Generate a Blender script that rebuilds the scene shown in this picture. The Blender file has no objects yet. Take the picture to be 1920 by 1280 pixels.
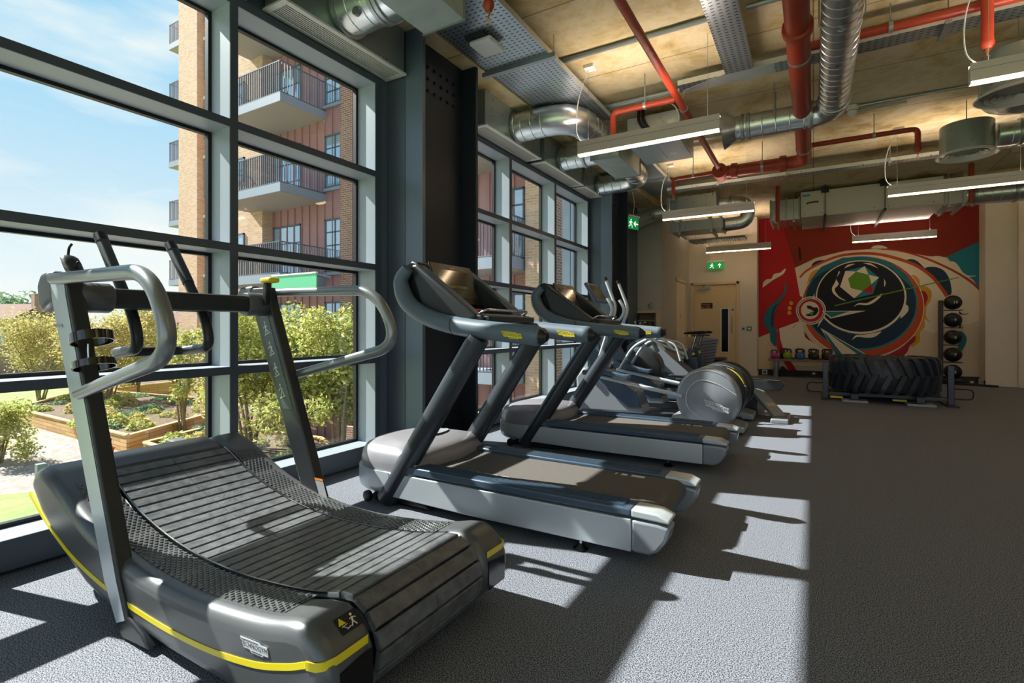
import bpy, bmesh, math, random
from mathutils import Vector, Matrix
R = math.radians
scene = bpy.context.scene
col = scene.collection
random.seed(7)

# ------------------------------------------------------------------ camera
YAW = math.atan(565 / 960)
SN, CS, EYE = math.sin(YAW), math.cos(YAW), 1.08
cd = bpy.data.cameras.new('camera'); cam = bpy.data.objects.new('camera', cd); col.objects.link(cam)
cd.sensor_width = 36; cd.lens = 18; cd.shift_y = -25 / 1920; cd.clip_start = .05; cd.clip_end = 400
cam.location = (0, 0, EYE); cam.rotation_euler = (R(90), 0, YAW)
scene.camera = cam
scene.view_settings.view_transform = 'Standard'; scene.view_settings.look = 'None'
scene.view_settings.gamma = 1; scene.view_settings.use_curve_mapping = False
scene.view_settings.exposure = 1.15

def lin(h):
    h = h.lstrip('#'); o = []
    for i in (0, 2, 4):
        c = int(h[i:i+2], 16) / 255
        o.append(c / 12.92 if c <= .04045 else ((c + .055) / 1.055) ** 2.4)
    return (*o, 1)

# ------------------------------------------------------------------ sky and sun
w = bpy.data.worlds.new('sky'); scene.world = w; w.use_nodes = True
nt = w.node_tree; N = nt.nodes; N.clear(); L = nt.links
out = N.new('ShaderNodeOutputWorld'); bg = N.new('ShaderNodeBackground'); bg.inputs[1].default_value = .57
tc = N.new('ShaderNodeTexCoord'); sx = N.new('ShaderNodeSeparateXYZ'); L.new(tc.outputs['Generated'], sx.inputs[0])
cr = N.new('ShaderNodeValToRGB'); e = cr.color_ramp
e.elements[0].position = 0.0; e.elements[0].color = lin('f2f3f2')
e.elements[1].position = .75; e.elements[1].color = lin('64b0e4')
for p, c in ((.1, 'e6eef4'), (.22, 'c8e0f2'), (.4, '9ad0f2')):
    q = e.elements.new(p); q.color = lin(c)
L.new(sx.outputs[2], cr.inputs[0])
mp = N.new('ShaderNodeMapping'); mp.inputs['Scale'].default_value = (2.2, 2.2, 7); mp.inputs['Rotation'].default_value = (R(14), R(10), 0)
L.new(tc.outputs['Generated'], mp.inputs[0])
nz = N.new('ShaderNodeTexNoise'); nz.inputs['Scale'].default_value = 1.3; nz.inputs['Detail'].default_value = 6; L.new(mp.outputs[0], nz.inputs[0])
r2 = N.new('ShaderNodeValToRGB'); r2.color_ramp.elements[0].position = .46; r2.color_ramp.elements[1].position = .66
L.new(nz.outputs[0], r2.inputs[0])
mx = N.new('ShaderNodeMix'); mx.data_type = 'RGBA'; L.new(r2.outputs[0], mx.inputs[0]); L.new(cr.outputs[0], mx.inputs[6]); mx.inputs[7].default_value = lin('f6f4f2')
L.new(mx.outputs[2], bg.inputs[0]); L.new(bg.outputs[0], out.inputs[0])
sd = bpy.data.lights.new('sun', 'SUN'); sun = bpy.data.objects.new('sun', sd); col.objects.link(sun)
sd.energy = 7.5; sd.angle = R(.53); sd.color = (1, .95, .875)
sun.rotation_euler = Vector((1, .24, -.9365)).to_track_quat('-Z', 'Y').to_euler(); sun.location = (-12, -3, 12)

# ------------------------------------------------------------------ helpers
def at(px, py, k, v):
    """the point of the place seen at (px, py) of the 1920x1280 photograph lying on the plane x/y/z = v"""
    r = (px - 960) / 960; u = (615 - py) / 960
    d = (-SN + CS * r, CS + SN * r, u)
    t = v / d[0] if k == 'x' else v / d[1] if k == 'y' else (v - EYE) / d[2] if k == 'z' else v
    return Vector((t * d[0], t * d[1], EYE + t * d[2]))

def mat(name, c=None, rough=.5, metal=0, emit=0, spec=.5, coat=0, bump=0, bscale=60, noise=None, nscale=5, nodes=None, trans=0, alpha=1):
    m = bpy.data.materials.new(name); m.use_nodes = True
    nt = m.node_tree; b = nt.nodes['Principled BSDF']
    if c: b.inputs['Base Color'].default_value = lin(c)
    b.inputs['Roughness'].default_value = rough; b.inputs['Metallic'].default_value = metal
    b.inputs['Specular IOR Level'].default_value = spec
    if coat: b.inputs['Coat Weight'].default_value = coat; b.inputs['Coat Roughness'].default_value = .08
    if emit:
        b.inputs['Emission Color'].default_value = lin(c); b.inputs['Emission Strength'].default_value = emit
    g = nt.nodes.new('ShaderNodeNewGeometry')
    if noise:
        n = nt.nodes.new('ShaderNodeTexNoise'); n.inputs['Scale'].default_value = nscale; n.inputs['Detail'].default_value = 5
        nt.links.new(g.outputs['Position'], n.inputs[0])
        rp = nt.nodes.new('ShaderNodeValToRGB'); es = rp.color_ramp.elements
        k = len(noise)
        es[0].position = .3; es[0].color = lin(noise[0]); es[1].position = .7; es[1].color = lin(noise[-1])
        for i in range(1, k - 1):
            q = es.new(.3 + .4 * i / (k - 1)); q.color = lin(noise[i])
        nt.links.new(n.outputs[0], rp.inputs[0]); nt.links.new(rp.outputs[0], b.inputs['Base Color'])
    if bump:
        n2 = nt.nodes.new('ShaderNodeTexNoise'); n2.inputs['Scale'].default_value = bscale; n2.inputs['Detail'].default_value = 4
        nt.links.new(g.outputs['Position'], n2.inputs[0])
        bp = nt.nodes.new('ShaderNodeBump'); bp.inputs['Strength'].default_value = bump; bp.inputs['Distance'].default_value = .01
        nt.links.new(n2.outputs[0], bp.inputs['Height']); nt.links.new(bp.outputs[0], b.inputs['Normal'])
    if nodes: nodes(nt, b, g)
    return m

def n_floor(nt, b, g):
    N, L = nt.nodes, nt.links
    n = N.new('ShaderNodeTexNoise'); n.inputs['Scale'].default_value = 240; n.inputs['Detail'].default_value = 1.5
    L.new(g.outputs['Position'], n.inputs[0])
    v = N.new('ShaderNodeTexVoronoi'); v.inputs['Scale'].default_value = 300; L.new(g.outputs['Position'], v.inputs[0])
    r = N.new('ShaderNodeValToRGB'); r.color_ramp.elements[0].position = .43; r.color_ramp.elements[0].color = lin('242a3a')
    r.color_ramp.elements[1].position = .57; r.color_ramp.elements[1].color = lin('8b8f9a')
    L.new(n.outputs[0], r.inputs[0])
    r3 = N.new('ShaderNodeValToRGB'); r3.color_ramp.elements[0].position = .9; r3.color_ramp.elements[0].color = (0, 0, 0, 1); r3.color_ramp.elements[1].position = .95
    L.new(v.outputs['Color'], r3.inputs[0])
    m = N.new('ShaderNodeMix'); m.data_type = 'RGBA'; L.new(r3.outputs[0], m.inputs[0]); L.new(r.outputs[0], m.inputs[6]); m.inputs[7].default_value = lin('8c8f96')
    L.new(m.outputs[2], b.inputs['Base Color'])
    bp = N.new('ShaderNodeBump'); bp.inputs['Strength'].default_value = .2; bp.inputs['Distance'].default_value = .003
    L.new(n.outputs[0], bp.inputs['Height']); L.new(bp.outputs[0], b.inputs['Normal'])

def n_brick(c1, c2, mortar, sc=1.0):
    def f(nt, b, g):
        N, L = nt.nodes, nt.links
        s = N.new('ShaderNodeSeparateXYZ'); L.new(g.outputs['Position'], s.inputs[0])
        a = N.new('ShaderNodeMath'); L.new(s.outputs[0], a.inputs[0]); L.new(s.outputs[1], a.inputs[1])
        cb = N.new('ShaderNodeCombineXYZ'); L.new(a.outputs[0], cb.inputs[0]); L.new(s.outputs[2], cb.inputs[1])
        t = N.new('ShaderNodeTexBrick'); L.new(cb.outputs[0], t.inputs[0])
        t.inputs['Color1'].default_value = lin(c1); t.inputs['Color2'].default_value = lin(c2); t.inputs['Mortar'].default_value = lin(mortar)
        t.inputs['Scale'].default_value = 1; t.inputs['Brick Width'].default_value = .225 * sc; t.inputs['Row Height'].default_value = .075 * sc; t.inputs['Mortar Size'].default_value = .011 * sc
        L.new(t.outputs[0], b.inputs['Base Color'])
        bp = N.new('ShaderNodeBump'); bp.inputs['Strength'].default_value = .8; bp.inputs['Distance'].default_value = .02; bp.invert = True
        L.new(t.outputs[1], bp.inputs['Height']); L.new(bp.outputs[0], b.inputs['Normal'])
    return f
def n_pave(nt, b, g):
    N, L = nt.nodes, nt.links
    t = N.new('ShaderNodeTexBrick'); mp = N.new('ShaderNodeMapping'); mp.inputs['Rotation'].default_value = (0, 0, R(35))
    L.new(g.outputs['Position'], mp.inputs[0]); L.new(mp.outputs[0], t.inputs[0])
    t.inputs['Color1'].default_value = lin('a3978f'); t.inputs['Color2'].default_value = lin('7e746e'); t.inputs['Mortar'].default_value = lin('857b74')
    t.inputs['Scale'].default_value = 1; t.inputs['Brick Width'].default_value = .24; t.inputs['Row Height'].default_value = .12; t.inputs['Mortar Size'].default_value = .008
    L.new(t.outputs[0], b.inputs['Base Color'])
def n_wood(nt, b, g):
    N, L = nt.nodes, nt.links
    s = N.new('ShaderNodeSeparateXYZ'); L.new(g.outputs['Position'], s.inputs[0])
    a = N.new('ShaderNodeMath'); L.new(s.outputs[0], a.inputs[0]); L.new(s.outputs[1], a.inputs[1])
    cb = N.new('ShaderNodeCombineXYZ'); L.new(a.outputs[0], cb.inputs[0]); L.new(s.outputs[2], cb.inputs[1])
    t = N.new('ShaderNodeTexBrick'); L.new(cb.outputs[0], t.inputs[0])
    t.inputs['Color1'].default_value = lin('c9a468'); t.inputs['Color2'].default_value = lin('a9814a'); t.inputs['Mortar'].default_value = lin('6d5230')
    t.inputs['Scale'].default_value = 1; t.inputs['Brick Width'].default_value = .9; t.inputs['Row Height'].default_value = .14; t.inputs['Mortar Size'].default_value = .008
    L.new(t.outputs[0], b.inputs['Base Color'])
def n_concrete(nt, b, g):
    N, L = nt.nodes, nt.links
    n = N.new('ShaderNodeTexNoise'); n.inputs['Scale'].default_value = 1.6; n.inputs['Detail'].default_value = 9; n.inputs['Roughness'].default_value = .68; n.inputs['Distortion'].default_value = .25
    L.new(g.outputs['Position'], n.inputs[0])
    r = N.new('ShaderNodeValToRGB'); e = r.color_ramp.elements
    e[0].position = .3; e[0].color = lin('8c7648'); e[1].position = .72; e[1].color = lin('e0d6bf')
    for p, c in ((.42, 'bfa874'), (.52, 'd2c29c'), (.6, 'c6b184')): q = e.new(p); q.color = lin(c)
    L.new(n.outputs[0], r.inputs[0])
    s = N.new('ShaderNodeSeparateXYZ'); L.new(g.outputs['Position'], s.inputs[0])
    # board joints: a fine dark line every 1.22 m along y and 2.44 m along x
    def line(o, period, wid):
        d = N.new('ShaderNodeMath'); d.operation = 'PINGPONG'; L.new(s.outputs[o], d.inputs[0]); d.inputs[1].default_value = period / 2
        c = N.new('ShaderNodeMath'); c.operation = 'LESS_THAN'; L.new(d.outputs[0], c.inputs[0]); c.inputs[1].default_value = wid
        return c
    a, c = line(1, 1.22, .006), line(0, 2.44, .006)
    mxx = N.new('ShaderNodeMath'); mxx.operation = 'MAXIMUM'; L.new(a.outputs[0], mxx.inputs[0]); L.new(c.outputs[0], mxx.inputs[1])
    sc = N.new('ShaderNodeMath'); sc.operation = 'MULTIPLY'; sc.inputs[1].default_value = .7; L.new(mxx.outputs[0], sc.inputs[0])
    m = N.new('ShaderNodeMix'); m.data_type = 'RGBA'; L.new(sc.outputs[0], m.inputs[0]); L.new(r.outputs[0], m.inputs[6]); m.inputs[7].default_value = lin('4a381c')
    L.new(m.outputs[2], b.inputs['Base Color'])
    bp = N.new('ShaderNodeBump'); bp.inputs['Strength'].default_value = .3; bp.inputs['Distance'].default_value = .02
    L.new(n.outputs[0], bp.inputs['Height']); L.new(bp.outputs[0], b.inputs['Normal'])
def n_perf(nt, b, g):
    """rows of punched slots in galvanised sheet"""
    N, L = nt.nodes, nt.links
    s = N.new('ShaderNodeSeparateXYZ'); L.new(g.outputs['Position'], s.inputs[0])
    def pp(o, period, half):
        d = N.new('ShaderNodeMath'); d.operation = 'PINGPONG'; L.new(s.outputs[o], d.inputs[0]); d.inputs[1].default_value = period / 2
        c = N.new('ShaderNodeMath'); c.operation = 'LESS_THAN'; L.new(d.outputs[0], c.inputs[0]); c.inputs[1].default_value = half
        return c
    a, c = pp(0, .05, .0125), pp(1, .042, .0055)
    m = N.new('ShaderNodeMath'); m.operation = 'MULTIPLY'; L.new(a.outputs[0], m.inputs[0]); L.new(c.outputs[0], m.inputs[1])
    k = N.new('ShaderNodeMix'); k.data_type = 'RGBA'; L.new(m.outputs[0], k.inputs[0]); k.inputs[6].default_value = lin('b4bcc2'); k.inputs[7].default_value = lin('15181c')
    L.new(k.outputs[2], b.inputs['Base Color'])
    q = N.new('ShaderNodeMath'); q.operation = 'SUBTRACT'; q.inputs[0].default_value = .85; L.new(m.outputs[0], q.inputs[1]); L.new(q.outputs[0], b.inputs['Metallic'])
def n_glass(nt, b, g):
    N, L = nt.nodes, nt.links
    o = N['Material Output']; t = N.new('ShaderNodeBsdfTransparent'); t.inputs[0].default_value = (.93, .96, .95, 1)
    gl = N.new('ShaderNodeBsdfGlossy'); gl.inputs['Roughness'].default_value = .0
    lw = N.new('ShaderNodeLayerWeight'); p = N.new('ShaderNodeMath'); p.operation = 'POWER'; p.inputs[1].default_value = 5; L.new(lw.outputs['Facing'], p.inputs[0])
    f = N.new('ShaderNodeMath'); f.operation = 'MULTIPLY_ADD'; f.inputs[1].default_value = .75; f.inputs[2].default_value = .035; L.new(p.outputs[0], f.inputs[0]); m = N.new('ShaderNodeMixShader')
    L.new(f.outputs[0], m.inputs[0]); L.new(t.outputs[0], m.inputs[1]); L.new(gl.outputs[0], m.inputs[2]); L.new(m.outputs[0], o.inputs[0])
def n_leaf(c1, c2, c3):
    def f(nt, b, g):
        N, L = nt.nodes, nt.links
        r = N.new('ShaderNodeValToRGB'); e = r.color_ramp.elements; e[0].color = lin(c1); e[1].color = lin(c3); q = e.new(.5); q.color = lin(c2)
        L.new(g.outputs['Random Per Island'], r.inputs[0]); L.new(r.outputs[0], b.inputs['Base Color'])
        t = N.new('ShaderNodeBsdfTranslucent'); L.new(r.outputs[0], t.inputs[0]); m = N.new('ShaderNodeMixShader'); m.inputs[0].default_value = .45
        o = N['Material Output']; L.new(b.outputs[0], m.inputs[1]); L.new(t.outputs[0], m.inputs[2]); L.new(m.outputs[0], o.inputs[0])
    return f
def n_galv(nt, b, g):
    N, L = nt.nodes, nt.links
    v = N.new('ShaderNodeTexVoronoi'); v.inputs['Scale'].default_value = 45; L.new(g.outputs['Position'], v.inputs[0])
    n = N.new('ShaderNodeTexNoise'); n.inputs['Scale'].default_value = 6; n.inputs['Detail'].default_value = 5; L.new(g.outputs['Position'], n.inputs[0])
    a = N.new('ShaderNodeMath'); L.new(v.outputs['Color'], a.inputs[0]); L.new(n.outputs[0], a.inputs[1])
    r = N.new('ShaderNodeMapRange'); r.inputs[1].default_value = .3; r.inputs[2].default_value = 1.5; r.inputs[3].default_value = .26; r.inputs[4].default_value = .33
    L.new(a.outputs[0], r.inputs[0]); L.new(r.outputs[0], b.inputs['Roughness'])

M = dict(
    floor=mat('rubber_floor', rough=.72, spec=.35, nodes=n_floor),
    ceil=mat('stained_concrete', rough=.8, nodes=n_concrete),
    coolwhite=mat('cool_white_paint', 'c9d0dc', .8), plaster=mat('cream_plaster', 'd9cdbf', .85), plaster2=mat('grey_plaster', 'b5b0a8', .85),
    doorpaint=mat('cream_door_paint', 'd8bd92', .5), black=mat('black_plastic', '101114', .42), skirt=mat('black_skirting', '0c0d10', .6),
    frame=mat('dark_panel_and_frame_shade', '4a535e', .4, .1), frame_in=mat('grey_aluminium', '98a1ab', .4, .1),  # the dark tone is the column panel colour and painted shade on frames
    clad=mat('blue_grey_panel', '616e7e', .38, .15), steel=mat('black_steel', '262c36', .45, .2),
    glass=mat('window_glass', nodes=n_glass), galv=mat('galvanised_sheet', 'c3cac9', .3, .6, nodes=n_galv),
    galvd=mat('dull_galvanised_sheet', '9ca5a2', .35, .6, nodes=n_galv), spiral=mat('spiral_duct_metal', 'd0d4d6', .26, .92, nodes=n_galv), perf=mat('perforated_tray_metal', rough=.3, nodes=n_perf),
    white=mat('white_plastic', 'e6e4e0', .45), grille=mat('white_grille_metal', 'd2cec8', .45, .1), slot=mat('dark_slot', '2a2a2c', .7),
    red=mat('red_pipe_paint', '9c341c', .42), brass=mat('sprinkler_brass', 'c99a6a', .3, .8), strut=mat('zinc_strut', 'a4a7a8', .4, .8),
    lampbody=mat('lamp_aluminium', 'c0b4b0', .4, .1), lampglow=mat('lamp_glow', 'ffdcb0', emit=5), cable=mat('white_cable', 'd8d8d4', .5),
    ahu=mat('light_grey_casing', 'cfc7bc', .5, .1), blue=mat('blue_sticker', '3f9fd6', .5),
    silver=mat('silver_paint', 'bcc4cc', .32, .3), silverd=mat('grey_paint', '8d939c', .32, .3), dark=mat('charcoal_metal', '434850', .3, .45),
    slate=mat('slate_blue_paint', '46576a', .34, .2), belt=mat('running_belt', rough=.75, noise=('4c4846', '625d5a'), nscale=300), ribbed=mat('ribbed_rubber', '343a44', .5),
    soft=mat('soft_grip_grey', '5a6876', .42), softl=mat('grey_grip', '8b949b', .45), body=mat('graphite_shell', '5e6063', .33, .4, bump=.06, bscale=400),
    bodyd=mat('dark_graphite', '34373b', .35, .35), gloss=mat('gloss_black', '0a0b0d', .12, coat=.6), chrome=mat('polished_metal', 'c4c8cc', .14, 1),
    slat=mat('black_rubber_slat', rough=.3, noise=('46484c', '696b6f'), nscale=25, bump=.25, bscale=80), yellow=mat('yellow_trim', 'e0cc1e', .4),
    tube=mat('brushed_tube', '85898d', .3, .6), screen=mat('dark_screen_glass', '4a3a22', .12, coat=1.0), redp=mat('red_button', 'd8323c', .4),
    logo=mat('badge_silver', 'c9cdd4', .35, .2), logoy=mat('badge_yellow', 'e2cf2a', .45), ink=mat('black_ink', '15161a', .5), mark=mat('white_mark', 'e4e2dc', .6), orange=mat('orange_mark', 'e08326', .5),
    green=mat('exit_green', '0f9445', .5, emit=.25), tyre=mat('tyre_rubber', '2f353e', .4, bump=.15, bscale=40), saddle=mat('saddle_black', '1c2026', .35),
    wood=mat('planter_wood', rough=.8, nodes=n_wood), woodcap=mat('planter_cap_wood', 'cda874', .8), soil=mat('soil', rough=.95, noise=('4a3a2e', '7a6552'), nscale=6),
    pave=mat('block_paving', rough=.9, nodes=n_pave), grass=mat('lawn', rough=.95, noise=('6a8440', '829c52', '92aa62'), nscale=2.2),
    brick=mat('tan_brick', rough=.9, nodes=n_brick('d0a78a', 'b98c6f', 'cbb9a6')), brickr=mat('red_brick', rough=.9, nodes=n_brick('9c6a5a', '84564a', 'b5a296')),
    redclad=mat('red_brown_cladding', 'a5787a', .5, .1), balc=mat('balcony_grey', '8c94a6', .5), soffit=mat('balcony_soffit', '9c8f88', .7), rail=mat('railing_metal', '6f7480', .4, .4),
    wframe=mat('window_frame_grey', '4f5a66', .5), wpane=mat('house_pane', 'a9c2da', .06, .55), bark=mat('bark', '7a6a4c', .9),
    leafy=mat('yellow_green_leaves', rough=.6, nodes=n_leaf('8e9456', 'b8ae68', 'ccb27c')), leafg=mat('green_leaves', rough=.6, nodes=n_leaf('87904a', 'b0b25e', 'd0ca80')),
    leafd=mat('dark_green_leaves', rough=.6, nodes=n_leaf('56704e', '74906a', '96aa84')), roof=mat('roof_tiles', '7a5a50', .9), terracotta=mat('terracotta', 'a8533a', .8),
)

class MB:
    def __init__(s): s.v, s.f, s.mi, s.m, s.sm = [], [], [], 0, []
    def add(s, vs, fs, smooth=True):
        o = len(s.v); s.v += [Vector(v) for v in vs]
        for f in fs: s.f.append([o + i for i in f]); s.mi.append(s.m)
        return s
    def box(s, x0, x1, y0, y1, z0, z1):
        return s.add([(x, y, z) for z in (z0, z1) for y in (y0, y1) for x in (x0, x1)], [(0, 2, 3, 1), (4, 5, 7, 6), (0, 1, 5, 4), (2, 6, 7, 3), (0, 4, 6, 2), (1, 3, 7, 5)])
    def bar(s, a, b, wd, h, up=(0, 0, 1)):
        a, b = Vector(a), Vector(b); d = (b - a).normalized(); sd = d.cross(Vector(up))
        if sd.length < 1e-4: sd = d.cross(Vector((1, 0, 0)))
        sd.normalize(); u = sd.cross(d); vs = []
        for p in (a, b):
            for i, j in ((-1, -1), (1, -1), (1, 1), (-1, 1)): vs.append(p + sd * i * wd / 2 + u * j * h / 2)
        return s.add(vs, [(0, 1, 2, 3), (7, 6, 5, 4), (0, 4, 5, 1), (1, 5, 6, 2), (2, 6, 7, 3), (3, 7, 4, 0)])
    def prism(s, poly, vec):
        vec = Vector(vec); n = len(poly); p = [Vector(q) for q in poly]
        return s.add(p + [q + vec for q in p], [tuple(range(n)), tuple(range(2 * n - 1, n - 1, -1))] + [(i, i + n, (i + 1) % n + n, (i + 1) % n) for i in range(n)])
    def poly(s, p): return s.add(p, [tuple(range(len(p)))])
    def tube(s, pts, r, n=12, rb=None, up=None, cap=True):
        pts = [Vector(p) for p in pts]; k = len(pts); rs = r if isinstance(r, (list, tuple)) else [r] * k
        prev = None; vs = []
        for i, p in enumerate(pts):
            a = pts[max(i - 1, 0)]; b = pts[min(i + 1, k - 1)]; t = (b - a).normalized()
            if prev is None:
                u = Vector(up) if up else (Vector((0, 0, 1)) if abs(t.z) < .9 else Vector((0, 1, 0)))
                u = (u - t * u.dot(t)).normalized()
            else: u = (prev - t * prev.dot(t)).normalized()
            prev = u; sd = t.cross(u)
            q = (rb if rb else 0)
            for j in range(n):
                an = 2 * math.pi * j / n
                vs.append(p + sd * math.cos(an) * rs[i] + u * math.sin(an) * (q if q else rs[i]))
        fs = [(i * n + j, i * n + (j + 1) % n, (i + 1) * n + (j + 1) % n, (i + 1) * n + j) for i in range(k - 1) for j in range(n)]
        if cap: fs += [tuple(range(n - 1, -1, -1)), tuple((k - 1) * n + j for j in range(n))]
        return s.add(vs, fs)
    def cyl(s, a, b, r, n=16): return s.tube([a, b], r, n)
    def lathe(s, prof, c, axis='z', n=24, cap=True):
        c = Vector(c); vs = []
        for r, h in prof:
            for j in range(n):
                a = 2 * math.pi * j / n; x, y = r * math.cos(a), r * math.sin(a)
                vs.append(c + (Vector((x, y, h)) if axis == 'z' else Vector((x, h, y)) if axis == 'y' else Vector((h, x, y))))
        k = len(prof)
        fs = [(i * n + j, i * n + (j + 1) % n, (i + 1) * n + (j + 1) % n, (i + 1) * n + j) for i in range(k - 1) for j in range(n)]
        if cap and prof[0][0] > 1e-6: fs.append(tuple(range(n - 1, -1, -1)))
        if cap and prof[-1][0] > 1e-6: fs.append(tuple((k - 1) * n + j for j in range(n)))
        return s.add(vs, fs)
    def loft(s, secs, cap=True):
        n = len(secs[0]); k = len(secs); vs = [p for q in secs for p in q]
        fs = [(i * n + j, i * n + (j + 1) % n, (i + 1) * n + (j + 1) % n, (i + 1) * n + j) for i in range(k - 1) for j in range(n)]
        if cap: fs += [tuple(range(n - 1, -1, -1)), tuple((k - 1) * n + j for j in range(n))]
        return s.add(vs, fs)
    def turn(s, c, deg):
        m = Matrix.Translation(Vector(c)) @ Matrix.Rotation(R(deg), 4, 'Y'); s.v = [m @ v for v in s.v]; return s
    def text(s, t, o, xd, yd, size, depth=.0006, align='CENTER'):
        cu = bpy.data.curves.new('t', 'FONT'); cu.body = t; cu.size = size; cu.align_x = align; cu.align_y = 'CENTER'; cu.resolution_u = 2
        ob = bpy.data.objects.new('t', cu); col.objects.link(ob)
        dg = bpy.context.evaluated_depsgraph_get(); me = bpy.data.meshes.new_from_object(ob.evaluated_get(dg))
        xd, yd = Vector(xd).normalized(), Vector(yd).normalized(); zd = xd.cross(yd); o = Vector(o)
        s.add([o + xd * v.co.x + yd * v.co.y + zd * depth for v in me.vertices], [tuple(p.vertices) for p in me.polygons])
        bpy.data.objects.remove(ob); bpy.data.curves.remove(cu); bpy.data.meshes.remove(me)
        return s
    def build(s, name, mats, parent=None, bevel=0, seg=3, ang=35, smooth=True, kind=None, label=None):
        off = Vector((0, 0, 0)); p = parent
        while p is not None: off += p.location; p = p.parent
        me = bpy.data.meshes.new(name); me.from_pydata([v - off for v in s.v], [], s.f)
        mats = mats if isinstance(mats, (list, tuple)) else [mats]
        for m in mats: me.materials.append(M[m] if isinstance(m, str) else m)
        for p, i in zip(me.polygons, s.mi): p.material_index = min(i, len(mats) - 1)
        bm = bmesh.new(); bm.from_mesh(me); bmesh.ops.recalc_face_normals(bm, faces=bm.faces); bm.to_mesh(me); bm.free()
        if smooth:
            me.polygons.foreach_set('use_smooth', [True] * len(me.polygons)); me.set_sharp_from_angle(angle=R(ang))
        o = bpy.data.objects.new(name, me); col.objects.link(o); o.parent = parent
        if bevel:
            b = o.modifiers.new('bevel', 'BEVEL'); b.width = bevel; b.segments = seg; b.limit_method = 'ANGLE'; b.angle_limit = R(40); b.harden_normals = False
        if kind: o['kind'] = kind
        if label: o['label'] = label
        return o

def tag(o, label=None, cat=None, group=None, kind=None):
    if label: o['label'] = label
    if cat: o['category'] = cat
    if group: o['group'] = group
    if kind: o['kind'] = kind
    return o
def thing(name, loc, label=None, cat=None, group=None, kind=None):
    o = bpy.data.objects.new(name, None); col.objects.link(o); o.location = loc; o.empty_display_size = .1
    return tag(o, label, cat, group, kind)
def kids(o): return [c for c in bpy.data.objects if c.parent is o]
def dup(o, loc, label=None, group=None, rz=None):
    def cp(a, par):
        c = a.copy(); col.objects.link(c); c.parent = par
        for k in list(kids(a)):
            if k is not c: cp(k, c)
        return c
    c = cp(o, None); c.location = loc
    if rz is not None: c.rotation_euler.z = rz
    if label: c['label'] = label
    if group: c['group'] = group
    return c
def fillet(pts, rad, n=6):
    pts = [Vector(p) for p in pts]; o = [pts[0]]
    for i in range(1, len(pts) - 1):
        p = pts[i]; a = (pts[i-1] - p); b = (pts[i+1] - p); r = rad[i-1] if isinstance(rad, (list, tuple)) else rad
        d = min(r, a.length * .48, b.length * .48); A, B = p + a.normalized() * d, p + b.normalized() * d
        for k in range(n + 1):
            t = k / n; o.append(A * (1-t)**2 + p * 2*t*(1-t) + B * t*t)
    o.append(pts[-1]); return o
def spline(pts, n=6):
    P = [Vector(p) for p in pts]; P = [P[0]*2 - P[1]] + P + [P[-1]*2 - P[-2]]; o = []
    for i in range(1, len(P) - 2):
        a, b, c, d = P[i-1:i+3]
        for k in range(n):
            t = k / n; o.append(.5 * ((2*b) + (c-a)*t + (2*a-5*b+4*c-d)*t*t + (3*b-a-3*c+d)*t**3))
    o.append(P[-2]); return o
def interp(tab, x):
    if x <= tab[0][0]: return tab[0][1]
    for (a, b), (c, d) in zip(tab, tab[1:]):
        if x <= c: return b + (d - b) * (x - a) / (c - a)
    return tab[-1][1]
# ------------------------------------------------------------------ room shell
WX = -3.04; GX = -3.25           # inner face of the window frames, glass plane
MB().box(-3.3, 6.6, -4, 13.4, -.25, 0).build('floor', 'floor', kind='structure')
MB().box(-3.4, 6.6, -4, 13.4, 3.62, 3.95).build('ceiling', 'ceil', kind='structure')
MB().box(-3.35, -2.66, -4, 13.4, 3.49, 3.618).build('trim_1', 'ceil', kind='structure')
# wall_left: header above the glazing, plinth below and the solid pieces behind the steel columns
m = MB().box(-3.35, -3.06, -4, 8.5, 3.10, 3.488); m.box(-3.35, -3.27, -4, 8.5, -.25, .02)
m.box(-3.35, -3.06, 3.05, 3.86, .021, 3.099); m.box(-3.35, -3.06, 7.54, 10.2, .021, 3.49); m.box(-3.5, -3.36, 7.54, 13.4, -.25, 3.95)
m.build('wall_left', 'clad', kind='structure')
MB().box(6.6, 6.8, -4, 13.4, 0, 3.62).build('wall_right', 'coolwhite', kind='structure')
MB().box(-3.35, 6.6, 13.2, 13.4, 0, 3.62).build('wall_back', 'plaster', kind='structure')
# box room in the far left corner: front face y=10.2, side face x=-2.59
m = MB(); hx0, hx1 = at(1187, 600, 'y', 10.2).x, at(1235, 600, 'y', 10.2).x; hz0, hz1 = .72, at(1200, 583, 'y', 10.2).z
m.box(-3.35, hx0, 10.2, 10.32, 0, 3.49); m.box(hx1, -2.59, 10.2, 10.32, 0, 3.49); m.box(hx0, hx1, 10.2, 10.32, 0, hz0); m.box(hx0, hx1, 10.2, 10.32, hz1, 3.49)
m.box(-2.75, -2.59, 10.32, 11.45, 0, 3.49); m.box(-2.75, -2.59, 12.5, 12.8, 0, 3.49); m.box(-2.75, -2.59, 11.45, 12.5, 2.14, 3.49)
m.box(-3.35, -2.76, 10.9, 10.95, 0, 3.0)
m.build('wall_corner', ['plaster2'], kind='structure')
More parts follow.
